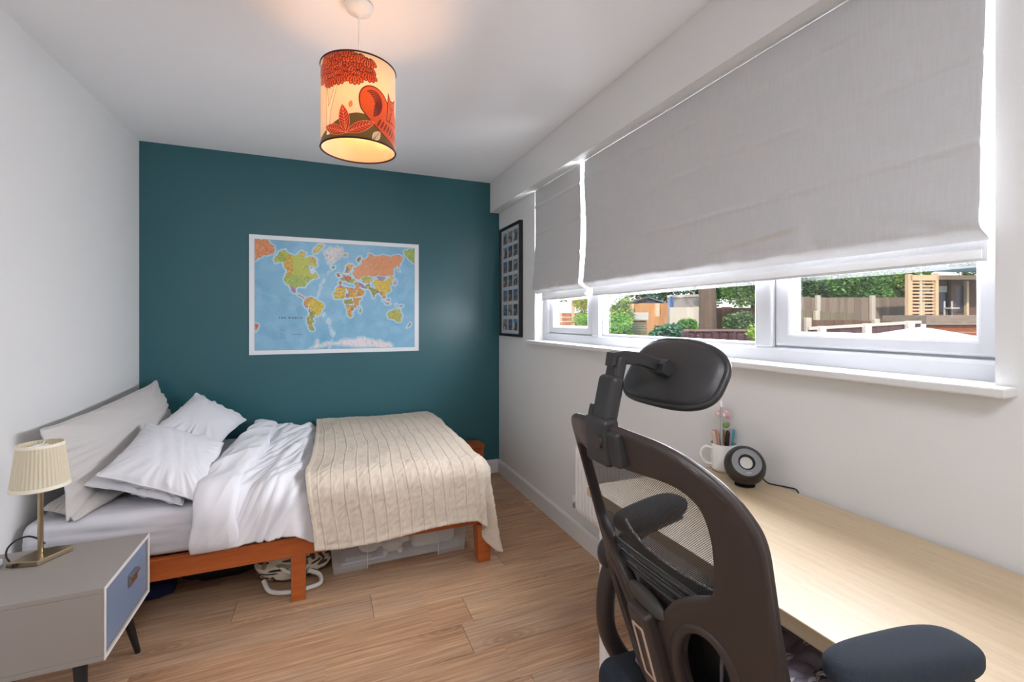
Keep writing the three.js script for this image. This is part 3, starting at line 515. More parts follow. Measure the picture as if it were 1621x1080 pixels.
    // relief and borders on land
    for (const [col, q] of polys) { c.save(); path(q); c.clip(); let x0 = 1e9, x1 = 0, y0 = 1e9, y1 = 0; for (let i = 0; i < q.length; i += 2) { x0 = Math.min(x0, q[i]); x1 = Math.max(x1, q[i]); y0 = Math.min(y0, q[i + 1]); y1 = Math.max(y1, q[i + 1]); } const n = Math.min(160, (x1 - x0) * (y1 - y0) / 60); for (let i = 0; i < n; i++) { c.fillStyle = ['rgba(120,90,50,0.16)', 'rgba(90,130,60,0.18)', 'rgba(255,235,160,0.2)', 'rgba(190,110,60,0.16)'][i % 4]; c.beginPath(); c.ellipse(mx + lerp(x0, x1, R()) / 1000 * W, my + lerp(y0, y1, R()) / 1000 * H, 3 + R() * 12, 2 + R() * 7, R() * 3, 0, 7); c.fill(); } c.restore(); }
    // hudson bay and great lakes
    c.fillStyle = '#c9dce8'; c.beginPath(); c.ellipse(mx + 0.335 * W, my + 0.27 * H, 22, 30, 0.2, 0, 7); c.fill();
    c.fillStyle = 'rgba(60,80,100,0.6)'; for (let i = 0; i < 240; i++) c.fillRect(mx + R() * W, my + R() * H, 2 + R() * 9, 1.4);
    c.strokeStyle = 'rgba(70,110,140,0.35)'; c.lineWidth = 1; for (const y of [0.36, 0.6, 0.74]) { c.beginPath(); c.moveTo(mx, my + y * H); c.lineTo(mx + W, my + y * H); c.stroke(); }
    c.fillStyle = '#141c26'; c.font = 'bold 25px serif'; const word = 'THE WORLD'; let x = mx + 0.134 * W; for (const ch of word) { c.fillText(ch, x, my + 0.717 * H); x += c.measureText(ch).width + 5; }
    c.fillStyle = 'rgba(90,60,50,0.75)'; c.font = '15px serif'; x = mx + 0.705 * W; for (const ch of 'RUSSIA') { c.fillText(ch, x, my + 0.215 * H); x += 24; }
    c.font = '10px sans-serif'; c.fillStyle = 'rgba(60,80,100,0.8)'; c.fillText('PACIFIC', mx + 0.135 * W, my + 0.53 * H); c.fillText('OCEAN', mx + 0.15 * W, my + 0.55 * H);
    for (let i = 0; i < 9; i++) c.fillRect(mx + 0.14 * W, my + (0.80 + i * 0.012) * H, 30 + R() * 26, 2); c.fillRect(mx + 0.212 * W, my + 0.858 * H, 84, 3);
    c.restore(); c.strokeStyle = '#5b6a76'; c.lineWidth = 2; c.strokeRect(mx, my, W, H);
  });
  const T = thing('world_map', 'laminated political world map hanging on the teal wall', 'map', [1.184, 1.028, 0.0]);
  const pm = P(0xffffff, 0.5, { map: tex, clearcoat: 0.8, clearcoatRoughness: 0.16 });
  const g = sheet(90, 60, (u, v) => [lerp(-0.576, 0.576, u), lerp(0, 0.824, v), 0.007 + 0.0015 * fbm(u * 3, v * 2.4, 4, 2) + 0.003 * (smooth(0.35, 0, Math.hypot((u - 0.55) * 1.4, v - 0.93)))]);
  part('printed_sheet', g, pm, T);
  part('backing_board', boxAt(-0.577, 0.577, -0.001, 0.825, 0.0005, 0.0042), M(0xdfe3e6, 0.6), T);
}
// ------------------------------------------------------------------ photo frame with 21 small pictures
{
  const T = thing('photo_frame', 'tall black frame with three columns of small snapshots on the window wall', 'frame', [ROOM.W, 1.14, 0.285]);
  const w = 0.424, h = 0.862, black = M(0x141416, 0.35);
  const bar = (z0, z1, y0, y1) => boxAt(-0.028, -0.0005, y0, y1, z0, z1, 0.0015);
  part('frame_bar', bar(-w / 2, -w / 2 + 0.02, 0, h), black, T); part('frame_bar', bar(w / 2 - 0.02, w / 2, 0, h), black, T); part('frame_bar', bar(-w / 2 + 0.0202, w / 2 - 0.0202, 0, 0.02), black, T); part('frame_bar', bar(-w / 2 + 0.0202, w / 2 - 0.0202, h - 0.02, h), black, T);
  part('mount', boxAt(-0.014, -0.004, 0.0205, h - 0.0205, -w / 2 + 0.0205, w / 2 - 0.0205), M(0xdfe2e8, 0.6), T);
  const mats = []; for (let k = 0; k < 9; k++) mats.push(M(0xffffff, 0.3, { map: canvas(96, 128, (c, W, H) => { const R = rng(20 + k * 3); const sky = ['#5a86b8', '#2a2c34', '#7fa3c4', '#3f4650', '#87735f', '#2f63a8', '#a08878', '#20242a', '#6a8fb0'][k]; c.fillStyle = sky; c.fillRect(0, 0, W, H); for (let i = 0; i < 16; i++) { c.fillStyle = ['#1c1d22', '#3a342e', '#8b5a3c', '#c9a58a', '#2e4a3a', '#55606a', '#d8d2c8', '#93402e'][Math.floor(R() * 8)]; const y = H * (0.35 + 0.6 * R()); c.beginPath(); c.ellipse(R() * W, y, 6 + R() * 22, 8 + R() * 26, R(), 0, 7); c.fill(); } }) }));
  const R = rng(2);
  for (let r = 0; r < 7; r++) for (let c = 0; c < 3; c++) { const z = -0.105 + c * 0.105, y = 0.09 + r * 0.1135; const g = new THREE.PlaneGeometry(0.078, 0.086); g.rotateY(-Math.PI / 2); const b = boxAt(-0.0156, -0.0142, y - 0.043, y + 0.043, z - 0.039, z + 0.039); part(numbered('snapshot'), b, mats[(r * 5 + c * 3 + Math.floor(R() * 9)) % 9], T); }
  part('glazing', boxAt(-0.0205, -0.02, 0.021, h - 0.021, -w / 2 + 0.021, w / 2 - 0.021), glass, T);
}
// ------------------------------------------------------------------ roman blinds
{
  const stainTex = dataTex(1024, 512, (u, v) => { // u along the blind, v up
    let q = 1 + 0.016 * N(u * 300, v * 9, 3) + 0.012 * N(u * 14, v * 150, 5);
    const s = smooth(0.35, 1, 1 - Math.abs((v - (0.125 + (u - 0.68) * 0.22)) / 0.034) * (1 + 0.5 * N(u * 30, 0, 0))) * smooth(0.5, 0.6, u) * (1 - smooth(0.73, 0.76, u)) * (0.6 + 0.4 * N(u * 40, v * 12, 1)) * 0.5;
    return [207 * q - 16 * s, 207 * q - 32 * s, 208 * q - 56 * s];
  }, true);
  const mk = (name, label, z0, z1, m, seed, bottom, flare = 0) => {
    const T = thing(name, label, 'blind', [2.43, 2.15, (z0 + z1) / 2]); const w = z1 - z0, H = 2.15 - bottom;
    part('head_rail', boxAt(-0.002, 0.03, -0.034, 0.003, -w / 2 + 0.006, w / 2 - 0.006, 0.003), satinWhite, T);
    const nu = Math.max(60, Math.round(w * 130)), nv = 130;
    part('fabric', sheet(nu, nv, (u, v) => {
      const y = -H * (1 - v), low = smooth(0.30, 0.0, v), rods = [0.30, 0.58, 0.84];
      let x = -0.010 - 0.012 * low; // lower fold stands a little off
      x += 0.004 * fbm(u * w * 2.2 + seed, v * 3, seed, 2) - 0.003 * Math.sin(v * 9);
      for (const r of rods) x -= 0.0035 * Math.exp(-(((v - r - 0.01 * N(u * w * 2, r, seed)) / 0.012) ** 2));
      const near = smooth(0.16, 0.03, v) * smooth(0, 0.02, v); // crumples along the bottom fold
      x -= near * (0.014 * Math.abs(N(u * w * 7 + seed, v * 9, 1)) + 0.006 * N(u * w * 19, v * 22, 3));
      const roll = smooth(0.05, 0, v); x += 0.035 * roll * roll;
      const z = lerp(-w / 2, w / 2, u) * (1 - 0.006 * Math.sin(v * 5)) - flare * (1 - u) * Math.pow(1 - v, 1.5);
      return [x, y + 0.008 * N(u * w * 1.5, 2, seed) * low, z];
    }, 0.0025, [1, 1]), m, T);
    part('lower_fold', sheet(nu, 16, (u, v) => [0.034 + 0.003 * N(u * w * 3, v, seed), -H - 0.045 + 0.004 * N(u * w * 2, 1, seed) + v * 0.16, lerp(-w / 2 + 0.01, w / 2 - 0.012, u)], 0.0025), m, T);
    part('hem_bar', boxAt(0.031, 0.0345, -H - 0.038, -H - 0.018, -w / 2 + 0.02, w / 2 - 0.02), satinWhite, T);
    return T;
  };
  const m1 = M(0xffffff, 0.95, { map: stainTex, bumpMap: rep(tLinen, 12, 6), bumpScale: 0.0006 });
  const m0 = M(0xcecece, 0.95, { bumpMap: rep(tLinen, 5, 6), bumpScale: 0.0006 });
  mk('roman_blind', 'narrow grey-white roman blind beside the photo frame', 0.738, 1.325, m0, 3, 1.447, 0.034);
  mk('roman_blind', 'wide grey-white roman blind with a faint brown stain, over the desk', 1.376, 3.026, m1, 7, 1.447);
}
// ------------------------------------------------------------------ radiator
{
  const T = thing('radiator', 'white ribbed panel radiator under the window behind the desk', 'radiator', [2.40, 0, 1.39]);
  const L = 1.2, y0 = 0.225, y1 = 0.585, enamel = M(0xf3f3f1, 0.32);
  const n = 36; const prof = sheet(n * 12, 24, (u, v) => { const z = u * L, k = ((z / (L / n)) % 1 + 1) % 1, e = Math.min(smooth(0.0, 0.10, v), smooth(1, 0.90, v)); return [-0.048 - 0.012 * e * smooth(0.12, 0.38, k) * smooth(0.88, 0.62, k), lerp(y0, y1, v), z]; }, 0.004);
  part('front_panel', prof, enamel, T);
  part('rear_panel', boxAt(-0.012, -0.006, y0 + 0.01, y1 - 0.01, 0.01, L - 0.01, 0.002), enamel, T);
  part('top_grille', merged([boxAt(-0.046, -0.004, y1 - 0.004, y1 + 0.002, 0, L, 0.001)]), enamel, T);
  part('side_cover', boxAt(-0.05, -0.004, y0, y1 - 0.005, -0.003, 0.0, 0.0005), enamel, T);
  part('bracket', boxAt(-0.0055, 0.0305, 0.3, 0.5, 0.15, 0.18), enamel, T); part('bracket', boxAt(-0.0055, 0.0305, 0.3, 0.5, 1.0, 1.03), enamel, T);
  const v = part('valve', merged([rod([-0.03, 0.255, -0.004], [-0.03, 0.255, -0.05], 0.009), rod([-0.03, 0.255, -0.045], [-0.03, 0.225, -0.045], 0.011)]), M(0xb9bcbe, 0.3, { metalness: 0.9 }), T);
  part('pipe', rod([-0.03, 0.232, -0.045], [0.0305, 0.232, -0.045], 0.0075), enamel, v); part('valve_cap', rod([-0.03, 0.255, -0.045], [-0.03, 0.29, -0.045], 0.013, 0.011), enamel, v);
}
// ------------------------------------------------------------------ bedside table
{
  const T = thing('bedside_table', 'grey bedside table with daylight-tinted blue-grey drawer and black splayed legs', 'table', [0.25, 0, 1.618]);
  const grey = M(0x99928c, 0.5), edge = M(0xd9d7d4, 0.5), blue = M(0x73829a, 0.4), blk = M(0x121214, 0.4);  // the drawer's blue cast is window daylight put into its colour
  const x0 = -0.225, x1 = 0.215, z0 = -0.19, z1 = 0.192, y0 = 0.236, y1 = 0.458;
  part('top', boxAt(x0, x1, y1 - 0.016, y1, z0, z1, 0.0015), grey, T);
  part('side_panel', boxAt(x0, x1, y0 + 0.016, y1 - 0.0165, z1 - 0.017, z1 - 0.001, 0.001), grey, T); part('side_panel', boxAt(x0, x1, y0 + 0.016, y1 - 0.0165, z0 + 0.001, z0 + 0.017, 0.001), grey, T);
  part('bottom_panel', boxAt(x0, x1, y0, y0 + 0.0155, z0, z1, 0.0015), grey, T); part('back_panel', boxAt(x0, x0 + 0.01, y0 + 0.016, y1 - 0.0165, z0 + 0.0175, z1 - 0.0175), grey, T);
  const s = new THREE.Shape(); s.moveTo(z0, y0); s.lineTo(z1, y0); s.lineTo(z1, y1); s.lineTo(z0, y1); s.closePath(); const h = new THREE.Path(); const e = 0.011; h.moveTo(z0 + e, y0 + e); h.lineTo(z0 + e, y1 - e); h.lineTo(z1 - e, y1 - e); h.lineTo(z1 - e, y0 + e); h.closePath(); s.holes.push(h);
  const eg = new THREE.ExtrudeGeometry(s, { depth: 0.002, bevelEnabled: false }); eg.rotateY(-Math.PI / 2); eg.scale(1, 1, 1); eg.translate(x1 + 0.0025, 0, 0); part('edge_banding', eg, edge, T);
  const d = part('drawer', boxAt(x0 + 0.03, x1 - 0.003, y0 + 0.019, y1 - 0.019, z0 + 0.0185, z1 - 0.0185, 0.0015), blue, T);
  d.userData.label = 'blue-grey drawer front, window light put into its colour';
  const steel = M(0xb4b2ae, 0.28, { metalness: 1 });
  part('handle', merged([boxAt(x1 - 0.003, x1 + 0.002, 0.352, 0.394, -0.062, 0.0, 0.001), boxAt(x1 + 0.0022, x1 + 0.012, 0.384, 0.394, -0.062, 0.0, 0.001), boxAt(x1 + 0.0022, x1 + 0.006, 0.355, 0.383, -0.062, -0.055, 0.001), boxAt(x1 + 0.0022, x1 + 0.006, 0.355, 0.383, -0.007, 0.0, 0.001)]), steel, d);
  for (const [sx, sz] of [[-1, -1], [-1, 1], [1, -1], [1, 1]]) part('leg', rod([sx * 0.175, 0, sz * 0.212], [sx * 0.15 - 0.005, y0 - 0.0005, sz * 0.155], 0.009, 0.018, 20), blk, T);
}
{ // table lamp: brass base and stem, pleated cream shade
  const T = thing('table_lamp', 'brass table lamp with a pleated cream shade on the bedside table', 'lamp', [0.188, 0.4585, 1.508]);
  const brass = M(0xa7977c, 0.28, { metalness: 1 }), cream = P(0xe9dfc6, 0.9, { transmission: 0.25, thickness: 0, side: THREE.DoubleSide });
  const s = new THREE.Shape(); s.moveTo(-0.062, 0.045); s.lineTo(0.02, 0.066); s.lineTo(0.075, -0.018); s.quadraticCurveTo(0.06, -0.05, -0.02, -0.03); s.closePath();
  const g = new THREE.ExtrudeGeometry(s, { depth: 0.012, bevelEnabled: true, bevelSize: 0.003, bevelThickness: 0.002, bevelSegments: 2 }); g.rotateX(Math.PI / 2); g.translate(0, 0.0145, 0); part('base', g, brass, T);
  part('stem', rod([0, 0.016, 0], [0, 0.29, 0], 0.0075), brass, T);
  const pleat = sheet(480, 12, (u, v) => { const a = u * Math.PI * 2, k = Math.abs(((u * 42) % 1) - 0.5) * 2, r = lerp(0.0735, 0.057, v) + 0.0022 * smooth(0.1, 0.9, k) * smooth(0, 0.08, v) * smooth(1, 0.92, v); return [Math.cos(a) * r, lerp(0.243, 0.388, v), Math.sin(a) * r]; });
  const sh = part('shade', pleat, cream, T);
  const band = (y0, r0, y1, r1) => lathe([[r0 + 0.001, y0], [r0 + 0.003, y0], [r1 + 0.003, y1], [r1 + 0.001, y1]], 64);
  const bandM = M(0xf0e9d6, 0.85); part('trim_band', band(0.241, 0.0737, 0.253, 0.0724), bandM, sh); part('trim_band', band(0.380, 0.0580, 0.390, 0.0568), bandM, sh);
  part('shade_carrier', merged([0, 1, 2].map(k => rod([0, 0.380, 0], [Math.cos(k * 2.094 + 0.3) * 0.057, 0.384, Math.sin(k * 2.094 + 0.3) * 0.057], 0.0018)).concat([new THREE.TorusGeometry(0.018, 0.004, 8, 24).rotateX(Math.PI / 2).translate(0, 0.380, 0)])), M(0xf2f0ea, 0.5), T);
  part('lamp_holder', cyl(0.014, 0.016, 0.05), M(0xefece4, 0.5), T, [0, 0.318, 0]);
  const cm = M(0x14161c, 0.5); part('cable', tube([[0, 0.002], [-0.022, 0.004], [-0.046, 0.022], [-0.048, 0.042], [-0.028, 0.062], [0.004, 0.07], [0.03, 0.058], [0.05, 0.035]].map(([r, h], i) => [-0.036 + 0.92 * r, 0.008 + h, 0.060 + 0.38 * r - i * 0.012]), 0.0028, 70, 8), cm, T);
  part('grommet', rod([-0.036, 0.008, 0.050], [-0.040, 0.009, 0.064], 0.005), cm, T);
}
solo('notebook', 'white notebook at the wall end of the bedside table', 'book', (() => { const g = rbox(0.10, 0.018, 0.15, 0.003, 2); g.rotateY(0.25); return g; })(), M(0xe9e9ec, 0.5), [0.066, 0.4685, 1.60]);
// ------------------------------------------------------------------ desk and what stands on it
const oak = P(0xffffff, 0.45, { clearcoat: 1, clearcoatRoughness: 0.5, map: dataTex(1024, 512, (u, v) => { const w = 5 * fbm(u * 2, v * 3, 3, 2); let g = 0.5 + 0.5 * fbm(u * 3, (v * 512 + w) / 10, 2, 3) + 0.3 * fbm(u * 14, (v * 512 + w) / 2.6, 5, 2); const pore = smooth(0.25, 0.6, N(u * 60, v * 300, 8)); g = clamp(g - pore * 0.25); return [0, 1, 2].map(c => lerp([192, 164, 125][c], [219, 197, 163][c], g)); }, true) });
{
  const T = thing('desk', 'pale oak desk with white round legs along the window wall', 'desk', [2.138, 0, 2.93]);
  const g = rbox(0.565, 0.03, 1.25, 0.002, 2), p = g.attributes.position, uv = g.attributes.uv; for (let i = 0; i < p.count; i++) uv.setXY(i, p.getZ(i) * 0.8, p.getX(i) + p.getY(i));
  part('desktop', g, oak, T, [0, 0.725, 0]);
  const white = M(0xf1f1ef, 0.35);
  for (const [x, z] of [[-0.233, -0.585], [0.15, -0.585], [-0.233, 0.585], [0.15, 0.585]]) part('leg', rod([x, 0, z], [x, 0.7095, z], 0.024, 0.024, 28), white, T);
  part('cross_bar', boxAt(-0.205, 0.122, 0.68, 0.7095, -0.595, -0.575), white, T); part('cross_bar', boxAt(-0.205, 0.122, 0.68, 0.7095, 0.575, 0.595), white, T);
}
{
  const T = thing('mug', 'white mug full of pens behind the speaker on the desk', 'mug', [2.381, 0.7405, 2.358]);
  const china = P(0xf0efed, 0.25, { clearcoat: 0.5 });
  part('cup', lathe([[0.0001, 0.006], [0.036, 0.006], [0.0385, 0.095], [0.042, 0.095], [0.042, 0.012], [0.038, 0.0], [0.0001, 0.0]].reverse(), 48), china, T);
  part('handle', tube([[-0.036, 0.078, -0.014], [-0.058, 0.082, -0.03], [-0.068, 0.055, -0.038], [-0.054, 0.026, -0.028], [-0.036, 0.022, -0.014]], 0.0048, 40, 10), china, T);
  const pens = [['pale pink', 0xd9b7ac, -0.030, -0.010, 0.134], ['light grey', 0xa8a2a2, -0.020, 0.008, 0.136], ['peach', 0xd6a78e, -0.008, 0.016, 0.135], ['orange-brown', 0xa8603a, 0.001, 0.008, 0.138], ['black', 0x2b2a2c, 0.006, -0.010, 0.133], ['light green', 0x9dc07a, 0.012, 0.020, 0.136], ['mauve', 0xb99bb8, 0.020, 0.006, 0.139], ['dark grey', 0x55585e, 0.021, 0.020, 0.130], ['teal', 0x2f9a98, 0.030, 0.013, 0.135]];
  const base = [2.381, 0.7405, 2.358];
  for (const [nm, col, dx, dz, h] of pens) { // along the camera's left-right the fan of pens leans outwards
    const X = dx * 0.92, Z = dx * 0.38 - dz * 0.6; const t = thing('felt_pen', `${nm} felt pen standing cap up in the white mug`, 'pen', [base[0] + X * 0.5, base[1] + 0.0075, base[2] + Z * 0.5], 0, 'felt pens in the mug');
    const top = [X * 0.95, h - 0.008, Z * 0.95], k = 0.62, mid = top.map(q => q * k), mm = M(col, 0.4);
    part('barrel', rod([0, 0, 0], mid, 0.0052), M(0xdedbd6, 0.4), t); part('cap', rod(mid, top, 0.0072, 0.0066), mm, t); part('cap_end', new THREE.SphereGeometry(0.0066, 12, 8), mm, t, top);
  }
  const s = thing('stylus', 'thin white stylus standing tallest in the white mug', 'stylus', [2.375, 0.748, 2.357]); part('barrel', rod([0, 0, 0], [-0.004, 0.215, 0.0], 0.0042), M(0xb9b9ba, 0.35), s); part('tip', rod([-0.004, 0.215, 0], [-0.0045, 0.238, 0], 0.0046, 0.0040), M(0xf4f4f4, 0.3), s);
  const f = thing('paper_flower', 'pink paper flower on a stem in the white mug', 'flower', [2.388, 0.748, 2.345]);
  part('stem', rod([0, 0, 0], [0.006, 0.165, -0.004], 0.002), M(0x7f9a5a, 0.7), f); const pet = new THREE.SphereGeometry(0.009, 10, 8); pet.scale(1, 0.5, 1);
  const R = rng(4); for (let k = 0; k < 20; k++) { const a = k * 2.4, r = 0.021 * Math.sqrt(k / 20); part('petal', pet, M([0xe6c2c4, 0xdca8b0, 0xeed6d2][k % 3], 0.8), f, [0.006 + Math.cos(a) * r, 0.178 + R() * 0.012 + (0.01 - r * 0.5), -0.004 + Math.sin(a) * r], [R(), R(), R()]); }
  const lf = new THREE.SphereGeometry(0.014, 10, 8); lf.scale(1.3, 0.8, 0.3); part('leaf', lf, M(0x8aa36a, 0.8), f, [0.012, 0.148, 0.008]);
}
{
  const T = thing('speaker', 'round dark desktop speaker with a silver driver cone', 'speaker', [2.326, 0.7405, 2.492]);
  const body = M(0x2a2624, 0.42), g = new THREE.SphereGeometry(0.061, 64, 48), p = g.attributes.position;
  // facing direction: up and towards the chair
  const dir = new THREE.Vector3(-0.55, 0.52, 0.66).normalize(), q = new THREE.Quaternion().setFromUnitVectors(new THREE.Vector3(0, 1, 0), dir);
  const face = lathe([[0.0001, 0.030], [0.021, 0.0302], [0.0225, 0.037], [0.024, 0.0405], [0.043, 0.0405], [0.0455, 0.0395], [0.052, 0.032], [0.0585, 0.018], [0.061, 0.0], [0.0585, -0.018], [0.052, -0.032], [0.043, -0.043], [0.03, -0.053], [0.0001, -0.0605]].reverse(), 64);
  face.applyQuaternion(q); part('shell', face, body, T, [0, 0.0625, 0]);
  const disc = lathe([[0.0245, 0.0], [0.0255, 0.0012], [0.042, 0.0012], [0.0428, 0.0]].reverse(), 64); disc.translate(0, 0.0407, 0); disc.applyQuaternion(q); part('front_ring', disc, M(0x77797d, 0.45), T, [0, 0.0625, 0]);
  const cone = lathe([[0.0001, 0.0335], [0.006, 0.0325], [0.014, 0.0308], [0.0195, 0.0306]], 48); cone.applyQuaternion(q); const c = part('driver_cone', cone, M(0xc9c5bd, 0.35), T, [0, 0.0625, 0]); c.userData.label = 'silver driver cone';
  const sur = new THREE.TorusGeometry(0.0205, 0.0022, 10, 48); sur.rotateX(Math.PI / 2); sur.translate(0, 0.0335, 0); sur.applyQuaternion(q); part('surround', sur, M(0x111113, 0.5), T, [0, 0.0625, 0]);
  const lt = canvas(256, 48, (c2, w, h) => { c2.fillStyle = '#77797d'; c2.fillRect(0, 0, w, h); c2.fillStyle = '#d6d8da'; c2.font = 'bold 30px sans-serif'; c2.textAlign = 'center'; c2.fillText('CREATIVE', w / 2, 36); });
  const lg = box(0.026, 0.0006, 0.0046); { const uv = lg.attributes.uv; } lg.translate(0, 0.0425, 0.0335); lg.applyQuaternion(new THREE.Quaternion().setFromAxisAngle(new THREE.Vector3(0, 1, 0), -0.6)); lg.applyQuaternion(q); part('lettering', lg, M(0xffffff, 0.45, { map: lt }), T, [0, 0.0625, 0]);
  part('foot', cyl(0.03, 0.03, 0.003), M(0x101010, 0.8), T, [0, 0.0015, 0]);
  part('cable', tube([[0.045, 0.03, 0.02], [0.065, 0.008, 0.03], [0.085, 0.0028, 0.045], [0.10, 0.0028, 0.07], [0.104, 0.0025, 0.10], [0.103, -0.02, 0.11]], 0.0022, 50, 8), M(0x0e0e10, 0.5), T);
}

// ------------------------------------------------------------------ office chair, seen from behind
{
  const X0 = 1.80, ZC = 2.934, T = thing('office_chair', 'black ergonomic office chair with mesh back and headrest at the desk', 'chair', [X0, 0, ZC]);
  const plastic = M(0x372e2b, 0.45, { bumpMap: rep(tPlaster, 3, 3), bumpScale: 0.0003 }), gloss = M(0x2e2d2e, 0.42), fabric = P(0x2b333d, 0.95, { bumpMap: rep(tWeave, 4, 4), bumpScale: 0.0015, sheen: 0.3 }), steel = M(0x8c8c8e, 0.3, { metalness: 1 });
  const surf = (u, v) => 1.509 + 0.3 * (1.08 - v) + 1.4 * u * u - X0;                       // local x of the back's shell at side offset u and height v
  const half = (pts) => pts.concat(pts.slice().reverse().filter(p => p[0] !== 0).map(([u, v]) => [-u, v]));
  const spl = (pts) => new THREE.SplineCurve(pts.map(p => new THREE.Vector2(...p)).concat([new THREE.Vector2(...pts[0])])).getPoints(140).slice(0, -1);
  const outer = half([[0, 1.098], [0.042, 1.098], [0.109, 1.09], [0.149, 1.073], [0.18, 1.047], [0.2, 1.011], [0.206, 0.98], [0.204, 0.93], [0.2, 0.87], [0.196, 0.79], [0.185, 0.70], [0.165, 0.635], [0.12, 0.59], [0.06, 0.57], [0, 0.567]]);
  const inner = half([[0, 1.046], [0.056, 1.046], [0.11, 1.047], [0.141, 1.038], [0.159, 1.017], [0.164, 0.978], [0.158, 0.926], [0.150, 0.892], [0.135, 0.874], [0.094, 0.851], [0.064, 0.822], [0.042, 0.792], [0.03, 0.776], [0, 0.772]]);
  const oval = (s) => Array.from({ length: 40 }, (_, k) => { const a = k / 40 * 6.2832, x = Math.cos(a) * 0.046, y = Math.sin(a) * 0.082; return new THREE.Vector2(s * (0.094 + x * 0.94 + y * 0.2), 0.728 + y); });
  const warp = (g, w0) => { const p = g.attributes.position; for (let i = 0; i < p.count; i++) { const u = p.getX(i), v = p.getY(i), w = p.getZ(i); p.setXYZ(i, surf(u, v) - w - w0, v, u); } g.computeVertexNormals(); return g; };
  const plate = (shape, depth, bev, edge = 0.02) => { let g = new THREE.ExtrudeGeometry(shape, { depth, bevelEnabled: bev > 0, bevelSize: bev, bevelThickness: bev, bevelSegments: 3, curveSegments: 8 }); g = new TessellateModifier(edge, 6).modify(g); return g; };
  { // back frame: one plate with three openings
    const s = new THREE.Shape(spl(outer)); s.holes.push(new THREE.Path(spl(inner).reverse()), new THREE.Path(oval(1).reverse()), new THREE.Path(oval(-1).reverse()));
    const g = warp(plate(s, 0.012, 0.006), 0); part('back_frame', toCreasedNormals(g, 0.7), plastic, T);
    // raised lip round the openings and the outline
    const rim = (pts, r, w) => { const c = new THREE.CatmullRomCurve3(pts.map(q => new THREE.Vector3(surf(q.x, q.y) - w, q.y, q.x)), true); return new THREE.TubeGeometry(c, 160, r, 8, true); };
    part('outer_rim', rim(spl(outer), 0.0085, 0.008), plastic, T); 
    for (const k of [1, -1]) part('side_ring', rim(oval(k).map(q => new THREE.Vector2(k * 0.094 + (q.x - k * 0.094) * 1.12, 0.728 + (q.y - 0.728) * 1.10)), 0.010, 0.012), plastic, T);
  }
  { // mesh
    const holes = dataTex(64, 64, (u, v) => { const a = Math.cos(u * 6.2832) * Math.cos(v * 6.2832); const q = a > 0.15 ? 140 : 242; return [q, q, q]; });
    const m = M(0x34312f, 0.85, { transparent: true, opacity: 1, alphaMap: holes, side: THREE.DoubleSide });
    const big = spl(inner).map(q => new THREE.Vector2(q.x * 1.02, 0.915 + (q.y - 0.915) * 1.02)); let g = new THREE.ShapeGeometry(new THREE.Shape(big)); g = new TessellateModifier(0.02, 6).modify(g);
    const p = g.attributes.position, uv = []; for (let i = 0; i < p.count; i++) uv.push(p.getX(i) / 0.0031, p.getY(i) / 0.0031); g.setAttribute('uv', new THREE.Float32BufferAttribute(uv, 2)); warp(g, -0.004); part('back_mesh', g, m, T);
  }
  { const s = new THREE.Shape(); s.moveTo(-0.165, 0.62); s.lineTo(0.165, 0.62); s.lineTo(0.172, 0.85); s.lineTo(-0.172, 0.85); s.closePath(); const g = warp(plate(s, 0.004, 0.002, 0.03), -0.05); part('lumbar_shell', g, M(0x131315, 0.5), T);
    for (const k of [-1, 1]) for (let i = 0; i < 3; i++) part('shell_rib', tube([[0.068 + i * 0.02, 0.68], [0.08 + i * 0.021, 0.73], [0.098 + i * 0.021, 0.78]].map(([u, v]) => [surf(k * u, v) + 0.043, v, k * u]), 0.0032, 16, 6), M(0x77767a, 0.5), T); }
  const S = (u, v, w = 0) => [surf(u, v) - w, v, u];                                          // a point w behind the shell
  // lumbar unit: three curved slats, pad, spine with a pale outlined slot
  for (let k = 0; k < 3; k++) part('lumbar_slat', tube([-0.11, -0.055, 0, 0.055, 0.11].map(u => S(u, 0.870 - k * 0.019 - 1.2 * u * u, -0.002)), 0.0045, 40, 8), gloss, T);
  { const g = new THREE.SphereGeometry(1, 32, 20); g.scale(0.011, 0.017, 0.046); g.rotateX(0.12); part('lumbar_pad', g, M(0x3c3936, 0.5), T, S(0.004, 0.803, 0.012)); }
  { const g = rbox(0.034, 0.235, 0.052, 0.008, 3); g.rotateZ(0.29); part('spine', g, plastic, T, S(0, 0.68, 0.022)); }
  { const s = new THREE.Shape(); const rr = (o, w, h, r) => { o.moveTo(-w + r, -h); o.lineTo(w - r, -h); o.quadraticCurveTo(w, -h, w, -h + r); o.lineTo(w, h - r); o.quadraticCurveTo(w, h, w - r, h); o.lineTo(-w + r, h); o.quadraticCurveTo(-w, h, -w, h - r); o.lineTo(-w, -h + r); o.quadraticCurveTo(-w, -h, -w + r, -h); };
    rr(s, 0.0145, 0.050, 0.004); const h = new THREE.Path(); rr(h, 0.0095, 0.045, 0.003); s.holes.push(h); const g = new THREE.ExtrudeGeometry(s, { depth: 0.0015, bevelEnabled: false }); g.rotateY(-Math.PI / 2); g.rotateZ(0.29); part('slot_outline', g, M(0xc9b3a2, 0.5), T, S(0, 0.715, 0.0402)).userData.label = 'pale outlined slot'; }
